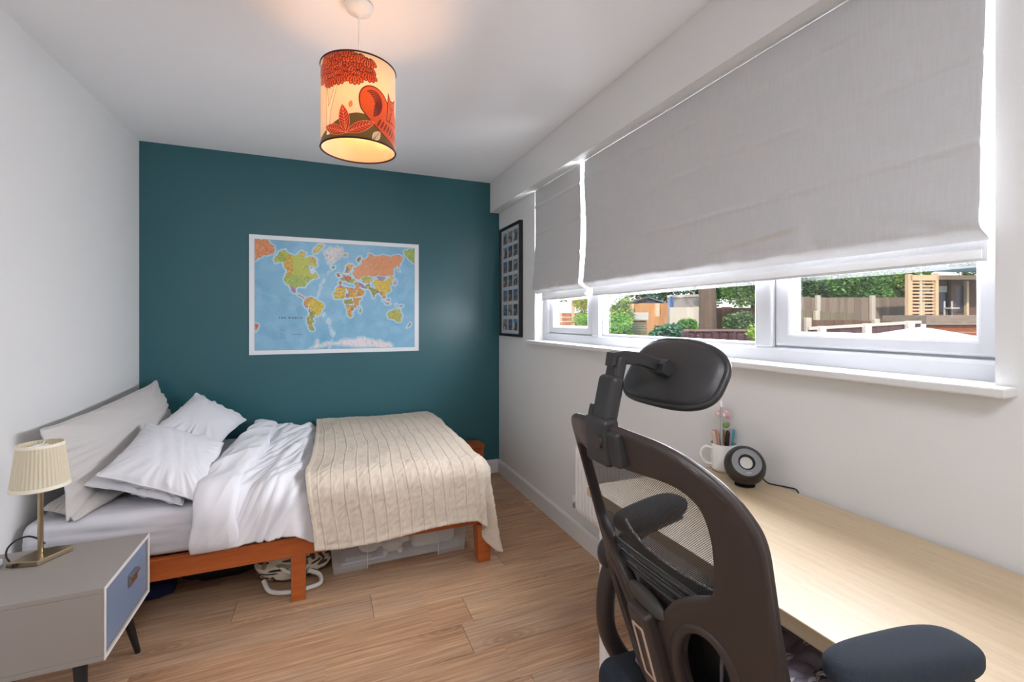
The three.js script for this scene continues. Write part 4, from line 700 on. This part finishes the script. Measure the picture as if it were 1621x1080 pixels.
  // headrest: clamp, telescopic stem, arm and padded shell
  { const lean = 0.2, stemAt = (h, w = 0) => [surf(0, 1.08) - 0.02 - w + (1.08 - h) * lean * 0.2 + (h - 1.06) * 0.06, h, 0.0];
    const bx = surf(0, 1.08) - 0.014, tiltZ = (g, a) => { g.rotateZ(a); return g; };
    part('headrest_clamp', tiltZ(rbox(0.03, 0.075, 0.062, 0.008, 3), 0.1), gloss, T, [bx, 1.078, 0.0]);
    part('clamp_plate', tiltZ(rbox(0.026, 0.055, 0.03, 0.006, 3), 0.15), gloss, T, [bx + 0.002, 1.074, 0.042]);
    part('clamp_button', (() => { const g = cyl(0.010, 0.010, 0.006, 24); g.rotateZ(Math.PI / 2 + 0.1); return g; })(), plastic, T, [bx - 0.0165, 1.079, 0.014]);
    part('stem_sleeve', tiltZ(rbox(0.026, 0.085, 0.046, 0.010, 4), -0.22), gloss, T, [bx + 0.010, 1.138, 0.0]);
    part('height_button', tiltZ(rbox(0.016, 0.026, 0.012, 0.004, 3), -0.22), gloss, T, [bx + 0.002, 1.117, -0.028]);
    part('stem', tiltZ(rbox(0.018, 0.06, 0.034, 0.006, 3), -0.22), gloss, T, [bx + 0.0245, 1.182, 0.0]);
    const arm = part('headrest_arm', (() => { // curved strap, drawn in side view
      const top = [[0.017, 1.215], [0.04, 1.217], [0.075, 1.212], [0.110, 1.200]], low = [[0.110, 1.183], [0.075, 1.195], [0.04, 1.199], [0.014, 1.197]].map(q => q);
      const s = new THREE.Shape(); s.moveTo(...top[0]); s.splineThru(top.slice(1).map(q => new THREE.Vector2(...q))); s.lineTo(...low[0]); s.splineThru(low.slice(1).map(q => new THREE.Vector2(...q))); s.closePath();
      const g = new THREE.ExtrudeGeometry(s, { depth: 0.018, bevelEnabled: true, bevelSize: 0.002, bevelThickness: 0.002, bevelSegments: 2, curveSegments: 10 }); g.translate(bx, 0, -0.009); return g; })(), gloss, T);
    part('pivot', (() => { const g = new THREE.CylinderGeometry(0.014, 0.014, 0.036, 6); g.rotateX(Math.PI / 2); return toCreasedNormals(g, 0.4); })(), gloss, arm, [bx + 0.112, 1.190, 0.008]);
    // shell and cushion: a lens curved round the head, tilted forward
    const hx = surf(0, 1.08) + 0.118, hy = 1.183, hz = -0.013, tilt = 0.55, hw = 0.112, hh = 0.06;
    const pt = (u, v, w) => { const a = -w + 1.6 * u * u + 0.5 * v * v, c = Math.cos(tilt), s = Math.sin(tilt); return [hx + a * c + v * s, hy + v * c - a * s, hz + u]; };   // w > 0: behind
    const disc = (w0, k, thick) => sheet(96, 20, (t, r) => { const A = t * 6.2832, ex = 3.3, ca = Math.cos(A), sa = Math.sin(A), q = Math.pow(Math.abs(ca) ** ex + Math.abs(sa) ** ex, -1 / ex), rr = r * k, u = ca * q * hw * rr, v = sa * q * hh * rr * (1 - 0.10 * Math.abs(ca * q) ** 2); return pt(u, v, w0 + thick * Math.sqrt(clamp(1 - r ** 4))); });
    part('headrest_shell', disc(0.0, 1.0, 0.012), gloss, T);
    part('headrest_rim', new THREE.TubeGeometry(new THREE.CatmullRomCurve3(Array.from({ length: 60 }, (_, i) => { const A = i / 60 * 6.2832, ex = 3.3, ca = Math.cos(A), sa = Math.sin(A), q = Math.pow(Math.abs(ca) ** ex + Math.abs(sa) ** ex, -1 / ex); return new THREE.Vector3(...pt(ca * q * hw, sa * q * hh * (1 - 0.10 * Math.abs(ca * q) ** 2), -0.004)); }), true), 140, 0.0062, 10, true), gloss, T);
    part('headrest_cushion', disc(-0.006, 0.99, -0.022), fabric, T);
  }
  // arm rests
  for (const s of [1, -1]) {
    const g = sheet(72, 36, (t, r) => { const a = t * 6.2832, ph = (r - 0.5) * Math.PI, ex = 3.2, ca = Math.cos(a), sa = Math.sin(a), q = Math.pow(Math.abs(ca) ** ex + Math.abs(sa) ** ex, -1 / ex), c = Math.pow(Math.max(0, Math.cos(ph)), 0.45), x = ca * q * 0.112 * c, z = sa * q * lerp(0.034, 0.044, (ca + 1) / 2) * c; return [x, 0.019 * Math.sign(Math.sin(ph)) * Math.abs(Math.sin(ph)) ** 0.7 + (r > 0.5 ? 0.004 * (1 - (z / 0.05) ** 2) : 0), z]; }, 0, [0.3, 0.15]); { const P0 = g.attributes.position; for (let i = 0; i < P0.count; i++) g.attributes.uv.setXY(i, P0.getX(i) * 6, P0.getZ(i) * 6); }
    const pad = part('armrest_pad', g, fabric, T, [1.80 - X0, 0.811, s * 0.254], [0, s > 0 ? -0.2 : 0.2, 0.03]); pad.userData.label = 'dark blue-grey fabric arm pad';
    part('pad_plate', rbox(0.17, 0.012, 0.06, 0.005, 2), gloss, pad, [0, -0.0235, 0]);
    const c = new THREE.CatmullRomCurve3([[1.79, 0.782], [1.735, 0.75], [1.695, 0.70], [1.678, 0.62], [1.69, 0.54], [1.74, 0.465], [1.80, 0.445]].map(([x, y]) => new THREE.Vector3(x - X0, y, s * (0.262 - (y < 0.5 ? (0.5 - y) * 0.9 : 0)))));
    part('armrest_support', new THREE.TubeGeometry(c, 50, 0.021, 14, false), plastic, T);
    part('armrest_knob', (() => { const k = new THREE.SphereGeometry(0.034, 24, 16); k.scale(0.9, 1.1, 0.7); return k; })(), gloss, T, [1.69 - X0, 0.735, s * 0.262]);
  }
  // seat, tilt box, gas lift, five-star base with castors
  { const g = rbox(0.47, 0.085, 0.47, 0.038, 6), p = g.attributes.position; for (let i = 0; i < p.count; i++) { const x = p.getX(i), z = p.getZ(i); p.setY(i, p.getY(i) - 0.02 * smooth(0.1, 0.24, x) + 0.012 * (z / 0.24) ** 2); } g.computeVertexNormals(); part('seat', g, fabric, T, [1.86 - X0, 0.485, 0]); }
  part('seat_shell', rbox(0.42, 0.03, 0.42, 0.012, 3), plastic, T, [1.86 - X0, 0.43, 0]);
  part('back_bracket', tube([[1.645 - X0, 0.62, 0], [1.655 - X0, 0.50, 0], [1.70 - X0, 0.41, 0], [1.80 - X0, 0.40, 0]], 0.022, 40, 10), plastic, T);
  part('tilt_box', rbox(0.22, 0.05, 0.14, 0.012, 3), plastic, T, [1.83 - X0, 0.388, 0]);
  part('gas_lift', merged([rod([0.03, 0.1, 0], [0.03, 0.26, 0], 0.026), rod([0.03, 0.262, 0], [0.03, 0.366, 0], 0.014)]), gloss, T);
  part('hub', cyl(0.045, 0.038, 0.06), plastic, T, [0.03, 0.095, 0]);
  for (let k = 0; k < 5; k++) { const a = k * 1.2566 + 0.35, x = 0.03 + Math.cos(a) * 0.285, z = Math.sin(a) * 0.285; part('base_spoke', rod([0.03 + Math.cos(a) * 0.03, 0.1, Math.sin(a) * 0.03], [x, 0.075, z], 0.022, 0.014), plastic, T);
    const c = new THREE.CylinderGeometry(0.025, 0.025, 0.018, 20); c.rotateX(Math.PI / 2); part('castor', merged([c.clone().translate(x, 0.026, z - 0.015), c.clone().translate(x, 0.026, z + 0.015), rod([x, 0.03, z], [x, 0.075, z], 0.009)]), gloss, T); }
}
{ // patterned blanket and cushion left on the seat
  const pat = canvas(512, 512, (c, w, h) => { c.fillStyle = '#918b9a'; c.fillRect(0, 0, w, h); const R = rng(14); for (let i = 0; i < 70; i++) { c.save(); c.translate(R() * w, R() * h); c.rotate(R() * 6.3); const l = 40 + R() * 70; c.fillStyle = ['#d8d3d6', '#8d8598', '#4c4655', '#c9c2cb', '#efeae8', '#6a6275'][i % 6]; c.beginPath(); c.moveTo(0, 0); c.quadraticCurveTo(l * 0.4, -l * 0.3, l, 0); c.quadraticCurveTo(l * 0.4, l * 0.3, 0, 0); c.fill(); c.strokeStyle = 'rgba(40,34,50,0.6)'; c.lineWidth = 2; c.beginPath(); c.moveTo(0, 0); c.lineTo(l, 0); c.stroke(); c.restore(); } });
  const m = P(0xffffff, 0.95, { map: pat, sheen: 0.4 });
  solo('folded_blanket', 'purple-grey leaf-patterned blanket bunched on the seat of the office chair', 'blanket', sheet(90, 90, (u, v) => { const a = u * 2 - 1, b = v * 2 - 1, e = Math.pow(Math.max(0, (1 - a ** 4) * (1 - b ** 4)), 0.4); return [a * 0.175, e * (0.06 + 0.035 * fbm(a * 2.2, b * 2.2, 4, 3) + 0.02 * Math.abs(N(a * 5, b * 5, 2))), b * 0.175]; }, 0.004, [1, 1]), m, [1.87, 0.545, 2.934]);
  const g = new THREE.SphereGeometry(1, 40, 28), p = g.attributes.position; for (let i = 0; i < p.count; i++) { const a = p.getX(i), b = p.getY(i), c = p.getZ(i), k = 1 + 0.08 * fbm(a * 3, b * 3, c * 3, 2); p.setXYZ(i, a * 0.055 * k, b * 0.035 * k, c * 0.09 * k); } g.computeVertexNormals(); g.rotateY(-0.5);
  solo('rolled_cloth', 'small rolled leaf-patterned cloth on top of the blanket by the desk edge', 'cloth', g, m, [1.93, 0.655, 2.83]);
}

// ------------------------------------------------------------------ the garden beyond the window
{
  const soil = M(0x4d5a2c, 1);
  { const g = sheet(60, 40, (u, v) => { const x = lerp(2.75, 32, u), z = lerp(10, -24, v); return [x, -1.05 + 1.3 * smooth(6, 14, x) + 0.08 * fbm(x * 0.4, z * 0.4, 2, 3), z]; }); const o = part('ground', g, soil, scene); o.userData = { kind: 'structure' }; }
  const gy = (x) => -1.05 + 1.3 * smooth(6, 14, x) - 0.08;
  const wood = (a, b, k) => M(0xffffff, 0.9, { map: dataTex(64, 256, (u, v) => { const g = clamp(0.5 + 0.6 * fbm(u * 14 + k, v * 3, k, 3) + 0.3 * fbm(u * 30, v * 8, k, 2)); return [0, 1, 2].map(c => lerp(b[c], a[c], g)); }, true) });
  const greyWood = [wood([168, 154, 142], [128, 112, 102], 1), wood([152, 138, 126], [112, 98, 90], 5)], orangeWood = [wood([226, 176, 124], [190, 136, 88], 2), wood([214, 162, 110], [178, 124, 78], 7)], mauveWood = [wood([122, 92, 98], [88, 62, 70], 3), wood([112, 84, 90], [80, 56, 64], 8)], brownWood = [wood([140, 112, 98], [100, 78, 66], 4), wood([128, 100, 88], [92, 70, 60], 9)], mossWood = [wood([150, 142, 122], [112, 106, 86], 6), wood([140, 130, 112], [104, 98, 80], 10)], redWood = [wood([176, 106, 66], [136, 76, 44], 11)];
  const concrete = M(0xcfc8c0, 0.9);
  const rot = (a, b) => Math.atan2(-(b[2] - a[2]), b[0] - a[0]);
  // upright-board fence from a to b (top corners), with posts every few metres
  function fence(name, label, a, b, low, boardW, mats, posts, postM, cap, seed, postUp = 0.08) {
    const L = Math.hypot(b[0] - a[0], b[2] - a[2]), T = thing(name, label, 'fence', [a[0], low, a[2]], rot(a, b)), n = Math.round(L / boardW), R = rng(seed), geos = {}; boardW = L / n;
    for (let i = 0; i < n; i++) { const h = lerp(a[1], b[1], (i + 0.5) / n) - low + (R() - 0.5) * 0.012, key = Math.round(h * 50); const g = geos[key] ??= (() => { const q = box(boardW + 0.004, key / 50, 0.009); q.translate(0, key / 100, 0); return q; })(); part('board', g, mats[Math.floor(R() * mats.length)], T, [(i + 0.5) * boardW, 0, (i % 2) * 0.0095]); }
    for (const t of posts) { const h = lerp(a[1], b[1], t) - low + postUp; part('post', rbox(0.11, h, 0.10, 0.012, 2), postM, T, [t * L, h / 2, 0.065]); }
    if (cap) { const g = box(L, 0.05, 0.07); g.rotateZ(Math.atan2(b[1] - a[1], L)); part('top_rail', g, cap, T, [L / 2, (a[1] + b[1]) / 2 - low + 0.026, 0.0]); }
    return T;
  }
  fence('board_fence', 'tall grey-brown board fence with concrete posts behind all other fences, below the tree line', [13.5, 1.91, -5.4], [16.75, 1.90, -4.04], 0.1, 0.10, greyWood, [0.18, 0.62], concrete, null, 1, 0.05);
  fence('board_fence', 'weathered mossy board fence stepping down in front of the tall grey fence', [11.4, 1.52, -4.1], [12.95, 1.42, -3.46], 0.1, 0.10, mossWood, [0.42], concrete, null, 2, 0.0);
  fence('board_fence', 'purple-brown board fence with concrete posts below the mossy fence', [10.1, 1.275, -3.0], [12.0, 1.235, -2.2], -0.3, 0.10, brownWood, [0.14, 0.82], concrete, null, 3, 0.04);
  fence('garden_fence', 'low mauve fence with pale square posts and rail, nearest behind the parasol', [8.95, 1.085, -1.86], [10.75, 1.20, -1.10], -0.6, 0.11, mauveWood, [0.10, 0.50, 0.88], M(0xe6e2dd, 0.8), M(0xd9cfc8, 0.8), 4, 0.06);
  fence('board_fence', 'dark brown board fence behind the bright green tree, right of the trunk', [10.4, 1.60, -5.6], [12.0, 1.56, -4.9], -0.2, 0.13, brownWood, [], concrete, null, 5);
  fence('board_fence', 'pale bleached board fence just left of the tree trunk', [8.1, 1.54, -4.37], [8.95, 1.55, -4.03], -0.4, 0.14, [M(0xd6cdc2, 0.9), M(0xc6bcb0, 0.9), M(0xdfd7cc, 0.9)], [], concrete, null, 6);
  fence('board_fence', 'grey shed-side boarding with pale top edge, behind the bleached fence', [8.17, 1.76, -4.52], [9.1, 1.79, -4.15], -0.4, 0.31, [M(0xa79f9c, 0.9)], [], concrete, M(0xe3d3c6, 0.8), 7);
  fence('panel_fence', 'orange-tan panel fence with pale posts in front of the dark shed roof', [8.35, 1.68, -6.45], [9.62, 1.70, -5.92], -0.2, 0.16, orangeWood, [0.17, 0.66, 0.97], M(0xe0cdb6, 0.9), null, 8, 0.0);
  fence('panel_fence', 'low tan panel at the foot of the orange fence', [8.0, 1.34, -4.75], [8.28, 1.34, -4.62], -0.3, 0.10, orangeWood, [], concrete, null, 12);
  { // mauve sectional fence: horizontal boards between upright battens
    const a = [5.85, 1.13, -1.55], b = [7.05, 1.125, -0.98], low = -0.9, L = Math.hypot(b[0] - a[0], b[2] - a[2]), T = thing('slatted_fence', 'dark mauve slatted fence with upright battens right below the window', 'fence', [a[0], low, a[2]], rot(a, b));
    for (let k = 0; k < 12; k++) part('slat', box(L, 0.055, 0.02), mauveWood[k % 2], T, [L / 2, a[1] - low - 0.06 - k * 0.062, 0]);
    for (let k = 0; k < 12; k++) part('batten', box(0.022, 1.2, 0.03), M(0x4e353d, 0.9), T, [0.05 + k * 0.115, a[1] - low - 0.63, 0.028]);
    part('top_rail', box(L, 0.03, 0.06), M(0x8a6f6c, 0.9), T, [L / 2, a[1] - low - 0.012, 0.012]); for (const x of [0.03, L - 0.03]) part('post', box(0.07, 2.0, 0.06), mauveWood[0], T, [x, 1.0, -0.045]);
  }
  { // shed with a dark gabled roof
    const T = thing('garden_shed', 'tan garden shed with a dark grey gabled roof beyond the orange fence', 'shed', [10.95, 0.0, -8.6], -0.39);
    part('wall', boxAt(-0.62, 0.62, 0.1, 1.76, -0.7, 0.0), orangeWood[1], T);
    const s = new THREE.Shape(); s.moveTo(-0.62, 1.761); s.lineTo(0.62, 1.761); s.lineTo(0, 1.97); s.closePath(); const g = new THREE.ExtrudeGeometry(s, { depth: 0.7, bevelEnabled: false }); g.translate(0, 0, -0.7); part('gable', g, M(0x55505a, 0.9), T);
    for (const k of [-1, 1]) { const r = box(0.74, 0.03, 0.86); r.rotateZ(-k * 0.326); part('roof_slope', r, M(k < 0 ? 0x4a4852 : 0x8a8c90, 0.8), T, [k * 0.335, 1.885, -0.34]); }  // one roof: a lit and a shaded slope, put into the colours
  }
  { // louvred store in front of the fence
    const T = thing('slatted_store', 'narrow slatted garden store with a pale lid among the bushes', 'store', [6.515, -0.7, -3.40], -0.39);
    part('carcass', boxAt(-0.15, 0.15, 0, 1.95, -0.3, -0.02), M(0x57503c, 0.9), T); for (let k = 0; k < 14; k++) part('slat', box(0.30, 0.03, 0.014), M(0xa79c7c, 0.9), T, [0, 1.90 - k * 0.042, -0.008], [0.4, 0, 0]);
    part('lid', boxAt(-0.17, 0.17, 1.96, 2.10, -0.33, 0.03, 0.01), M(0xc9cac6, 0.8), T);
  }
  solo('blue_post', 'blue upright pole at the corner of the grey shed side', 'pole', boxAt(-0.022, 0.022, 0, 2.0, -0.02, 0.02, 0.006), M(0x2f6fc4, 0.6), [8.17, -0.22, -4.40]);
  { // pale pergola at far left
    const T = thing('pergola', 'pale timber pergola seen through the small left window pane', 'pergola', [5.55, -0.5, -4.40], -0.39), m = M(0xdcc0a0, 0.9), o = M(0xb97f58, 0.9);
    for (const x of [-0.22, 0.12, 0.5]) part('post', box(0.05, 2.45, 0.06), m, T, [x, 1.225, 0]); part('beam', box(1.1, 0.06, 0.07), m, T, [0.1, 2.18, 0.07]); part('top_board', box(1.1, 0.12, 0.05), M(0xc08a78, 0.9), T, [0.1, 2.40, 0.07]);
    for (let k = 0; k < 5; k++) part('board', box(1.05, 0.075, 0.02), o, T, [0.1, 1.86 - k * 0.085, -0.045]); part('back_panel', box(1.1, 1.5, 0.02), M(0xcfc5bb, 0.9), T, [0.1, 0.75, -0.08]);
  }
  { // slatted screen
    const T = thing('slatted_screen', 'light timber slatted privacy screen beside the garden room', 'screen', [13.23, 1.385, -2.26], -0.39), m = M(0xdcbb98, 0.85);
    part('post', box(0.09, 0.90, 0.09), m, T, [-0.29, 0.43, 0]); part('post', box(0.06, 0.92, 0.09), m, T, [0.30, 0.44, 0]); part('head', box(0.62, 0.12, 0.07), m, T, [0, 0.80, 0.01]);
    for (let k = 0; k < 10; k++) part('slat', box(0.52, 0.036, 0.03), m, T, [0, 0.03 + k * 0.074, 0]);
  }
  { // garden room on a deck with a dark sail above
    const T = thing('garden_room', 'timber garden room with dark glazed doors behind the slatted screen', 'summerhouse', [15.2, 1.365, -2.95], -0.39), m = M(0xd8bfa4, 0.85), d = M(0x6e5348, 0.85), g = M(0x3c4250, 0.15);
    part('wall', boxAt(-0.1, 1.9, 0, 0.98, -0.6, -0.5), d, T); part('beam', boxAt(-0.3, 1.9, 0.90, 1.0, 0.02, 0.12), m, T);
    for (const [x, w, c] of [[0.02, 0.09, m], [0.42, 0.06, d], [0.80, 0.13, d], [1.20, 0.06, m]]) part('post', boxAt(x, x + w, 0, 0.90, -0.46, -0.38), c, T);
    for (const x of [0.12, 0.49, 0.94]) part('pane', boxAt(x, x + 0.28, 0.1, 0.80, -0.49, -0.47), g, T);
    for (const x of [0.13, 0.50]) part('transom', boxAt(x, x + 0.26, 0.62, 0.78, -0.468, -0.455), M(0xb9c0b2, 0.6), T);
    part('curtain', boxAt(0.33, 0.41, 0.02, 0.80, -0.45, -0.42), M(0x2a2f4a, 0.9), T);
    part('garden_chair', merged([boxAt(0.52, 0.74, 0.18, 0.21, -0.3, -0.1), boxAt(0.52, 0.55, 0, 0.38, -0.3, -0.28), boxAt(0.71, 0.74, 0, 0.38, -0.3, -0.28)]), M(0xc9ced4, 0.7), T);
    part('sail', sheet(20, 12, (u, v) => [lerp(-0.75, 2.0, u), 1.09 + 0.16 * u + 0.10 * v - 0.1 * Math.sin(u * 3.1) * (1 - v), lerp(0.4, -0.6, v)], 0.006), M(0x2f4a4e, 0.9), T);
    part('sail_pole', rod([-0.62, -0.2, 0.32], [-0.62, 1.30, 0.32], 0.022), M(0xd9d9d6, 0.6), T);
  }
  { const T = thing('timber_deck', 'raised weathered deck under the garden room with a reddish board front', 'deck', [12.75, -0.2, -1.95], -0.39);
    part('deck_edge', boxAt(-0.2, 2.4, 1.38, 1.56, -0.9, 0.22, 0.01), greyWood[0], T); for (let k = 0; k < 5; k++) part('front_board', boxAt(-0.1, 2.3, 0.55 + k * 0.165, 0.71 + k * 0.165, 0.1, 0.13), redWood[0], T); part('corner_post', boxAt(1.10, 1.2, 0.4, 1.375, 0.135, 0.2), redWood[0], T); }
  { // white parasol
    const T = thing('garden_parasol', 'white garden parasol top just showing above the window bottom', 'parasol', [7.87, -0.87, 0.295]), m = M(0xf6f6f4, 0.85), n = 8, r = 1.05;
    const pos = []; for (let k = 0; k < n; k++) { const a = k / n * 6.2832 + 0.2, b = (k + 1) / n * 6.2832 + 0.2; for (let q = 0; q < 6; q++) { const t0 = q / 6, t1 = (q + 1) / 6, P2 = (t, e) => [Math.cos(e) * r * t, 2.05 - 0.24 * t ** 1.1, Math.sin(e) * r * t]; pos.push(...P2(t0, a), ...P2(t1, b), ...P2(t1, a), ...P2(t0, a), ...P2(t0, b), ...P2(t1, b)); } }
    const g = new THREE.BufferGeometry(); g.setAttribute('position', new THREE.Float32BufferAttribute(pos, 3)); g.computeVertexNormals(); part('canopy', g, m, T); part('pole', rod([0, 0, 0], [0, 2.04, 0], 0.02), M(0xc9c9c6, 0.5), T); for (let k = 0; k < n; k++) { const a = k / n * 6.2832 + 0.2; part('rib', rod([0, 2.03, 0], [Math.cos(a) * r * 0.98, 1.80, Math.sin(a) * r * 0.98], 0.006), M(0xb9b9b6, 0.5), T); }
  }
  // foliage: clouds of small bent leaves round a branching frame
  function leaves(n, rx, ry, rz, size, cols, seed, shell = 0.45) {
    const R = rng(seed), pos = [], col = [], c = new THREE.Color(), q = new THREE.Quaternion(), e = new THREE.Euler(), v = new THREE.Vector3();
    const cl = Array.from({ length: 16 }, () => { const a = R() * 6.28, u = R() * 2 - 1, s = Math.sqrt(1 - u * u), k = 0.45 + 0.4 * R(); return [Math.cos(a) * s * k, u * k, Math.sin(a) * s * k]; });
    for (let i = 0; i < n; i++) {
      const m = cl[Math.floor(R() * cl.length)], a = R() * 6.2832, u = R() * 2 - 1, s = Math.sqrt(1 - u * u), k = 0.42 * Math.pow(R(), 0.4);
      const px = (m[0] + Math.cos(a) * s * k) * rx, py = (m[1] + u * k) * ry, pz = (m[2] + Math.sin(a) * s * k) * rz, sz = size * (0.6 + R() * 0.8);
      q.setFromEuler(e.set((R() - 0.5) * 2, R() * 6.28, (R() - 0.5) * 1.6)); const p = [[0, 0, 0], [0.38, 0.05, 0.4], [0, -0.05, 1], [-0.38, 0.05, 0.4]].map(t => { v.set(...t).multiplyScalar(sz).applyQuaternion(q); return [px + v.x, py + v.y, pz + v.z]; });
      pos.push(...p[0], ...p[1], ...p[2], ...p[0], ...p[2], ...p[3]); c.set(cols[Math.floor(R() * cols.length)]); for (let t = 0; t < 6; t++) col.push(c.r, c.g, c.b);
    }
    const g = new THREE.BufferGeometry(); g.setAttribute('position', new THREE.Float32BufferAttribute(pos, 3)); g.setAttribute('color', new THREE.Float32BufferAttribute(col, 3)); g.computeVertexNormals(); return g;
  }
  const leafM = P(0xffffff, 0.8, { vertexColors: true, transmission: 0.35, thickness: 0, side: THREE.DoubleSide }), bark = M(0x6b5647, 0.95);
  const mid = ['#5f9a3e', '#7cb450', '#467a34', '#98c860', '#6aa44a'], yel = ['#b9b93c', '#d6cf4a', '#94a838', '#c9c23e'], dark = ['#386640', '#4a7e4c', '#2c5434', '#5c8e54'], brt = ['#86c043', '#a6d456', '#6aa836', '#c0e06a'], pal = ['#9ab87e', '#b4cc94', '#7fa26a', '#d0dcb4'], olive = ['#8aa04a', '#a8b85a', '#6f8a40', '#c9c06a'];
  function plant(name, label, cat, at, n, r, size, cols, seed, trunk = 0.05) {
    const base = gy(at[0]), T = thing(name, label, cat, [at[0], base, at[2]]), h = at[1] - base, R = rng(seed + 50);
    part('foliage', leaves(Math.round(n * 1.9), r[0], r[1], r[2], size * 0.72, cols, seed), leafM, T, [0, h, 0]);
    part('stem', rod([0, 0, 0], [0, h, 0], trunk, trunk * 0.6, 8), bark, T);
    for (let k = 0; k < 5; k++) { const a = k * 1.257 + R(); part('branch', rod([0, h - r[1] * 0.7, 0], [Math.cos(a) * r[0] * 0.6, h + r[1] * 0.3 * (R() - 0.2), Math.sin(a) * r[2] * 0.6], trunk * 0.4, trunk * 0.15, 6), bark, T); }
    return T;
  }
  plant('shrub', 'yellow-flowering shrub behind the small left window pane', 'shrub', [5.12, 1.42, -2.85], 1500, [0.30, 0.36, 0.30], 0.055, yel, 1);
  plant('shrub', 'bright green round shrub low in the small left window pane', 'shrub', [4.80, 1.14, -2.45], 1300, [0.26, 0.24, 0.26], 0.05, brt, 2);
  plant('shrub', 'tall golden conifer-like shrub at the left of the middle pane', 'shrub', [5.95, 1.42, -3.2], 1600, [0.24, 0.42, 0.24], 0.05, yel.concat(mid), 3);
  plant('shrub', 'dense bright green bush in the lower left corner of the middle pane', 'shrub', [5.22, 1.10, -2.22], 2200, [0.24, 0.26, 0.24], 0.045, brt, 4);
  plant('shrub', 'leafy dark green bush in front of the slatted garden store', 'shrub', [6.85, 1.02, -3.05], 1500, [0.32, 0.20, 0.26], 0.075, ['#5f9a6a', '#7fb48a', '#3d6e4c', '#9ac4a0'], 5);
  plant('shrub', 'low leafy green bush at the base of the tree trunk', 'shrub', [7.75, 1.08, -3.55], 1500, [0.36, 0.18, 0.3], 0.075, mid, 6);
  plant('shrub', 'trailing lime-green bush with large leaves beside the thick window mullion', 'shrub', [6.35, 1.08, -0.62], 420, [0.24, 0.20, 0.2], 0.085, ['#c6dc6a', '#a8cc54', '#dcd860', '#8ab848'], 7);
  plant('shrub', 'dull green bush behind the mauve slatted fence', 'shrub', [8.0, 1.20, -2.35], 1200, [0.5, 0.22, 0.3], 0.07, ['#6c8c58', '#80a066', '#547444'], 8);
  plant('tree', 'pale green leafy tree right of the thick trunk', 'tree', [10.4, 2.2, -4.1], 3600, [1.0, 0.62, 0.7], 0.10, brt.concat(pal), 9, 0.07);
  plant('tree', 'mid green tree crown behind the pale leafy one', 'tree', [11.9, 2.5, -5.4], 3200, [1.3, 0.9, 0.9], 0.13, mid, 10, 0.1);
  plant('tree', 'dark green conifer row behind the shed roof', 'tree', [13.4, 3.0, -11.9], 3600, [2.6, 1.2, 1.0], 0.18, dark, 11, 0.12);
  plant('tree', 'dark green tree behind the bleached fence, left of the trunk', 'tree', [14.4, 3.0, -9.3], 3600, [2.0, 1.2, 0.9], 0.17, dark.concat(mid), 12, 0.1);
  plant('tree', 'dark green tree at the left of the middle pane above the golden shrub', 'tree', [8.4, 2.55, -7.9], 2800, [1.3, 0.8, 0.7], 0.13, dark, 13, 0.08);
  plant('tree', 'broad dense green tree over the tall grey fence at the left of the right-hand pane', 'tree', [16.4, 2.8, -7.5], 4600, [1.7, 1.05, 0.9], 0.15, mid.concat(dark), 14, 0.12);
  plant('tree', 'rounded green tree in the middle of the row over the tall grey fence', 'tree', [16.9, 2.75, -5.75], 4200, [1.5, 1.0, 0.9], 0.15, mid, 15, 0.12);
  plant('tree', 'yellow-green tree next to the slatted screen over the tall fence', 'tree', [20.4, 2.75, -6.2], 3800, [1.2, 0.85, 0.8], 0.14, olive.concat(brt), 16, 0.1);
  plant('tree', 'far yellow-green tree above the garden room roof', 'tree', [20.5, 3.5, -4.0], 3400, [2.2, 0.8, 1.0], 0.17, olive.concat(mid), 17, 0.12);
  plant('tree', 'tall hazy green tree behind the row over the grey fence', 'tree', [24.0, 4.6, -11.2], 5200, [4.0, 1.4, 1.2], 0.24, mid.concat(pal), 18, 0.16);
  plant('tree', 'green tree filling the gap behind the broad dense one over the tall grey fence', 'tree', [19.6, 2.8, -8.9], 3600, [1.7, 1.1, 0.9], 0.16, mid.concat(dark), 22, 0.12);
  plant('tree', 'tall dark tree far behind the small left pane', 'tree', [8.0, 2.7, -10.6], 2800, [1.6, 0.9, 0.8], 0.16, dark.concat(mid), 19, 0.1);
  { // thick tree trunk
    const T = thing('garden_tree', 'thick grey-brown tree trunk in the middle window pane', 'tree', [7.30, -0.8, -2.54]);
    const g = sheet(40, 60, (u, v) => { const a = u * 6.2832, y = v * 4.6, r = lerp(0.16, 0.125, v) + 0.006 * fbm(Math.cos(a) * 3, y * 4, Math.sin(a) * 3, 3) + 0.006 * Math.abs(N(a * 7, y * 1.5, 3)) + 0.05 * smooth(0.8, 0, y); return [Math.cos(a) * r + 0.03 * Math.sin(y), y, -Math.sin(a) * r]; }); part('bark', g, wood([128, 110, 100], [88, 72, 64], 13), T);
    part('crown', leaves(1500, 1.2, 0.7, 1.2, 0.14, mid, 21), leafM, T, [0, 4.9, 0]); }
}

renderer.render(scene, camera);
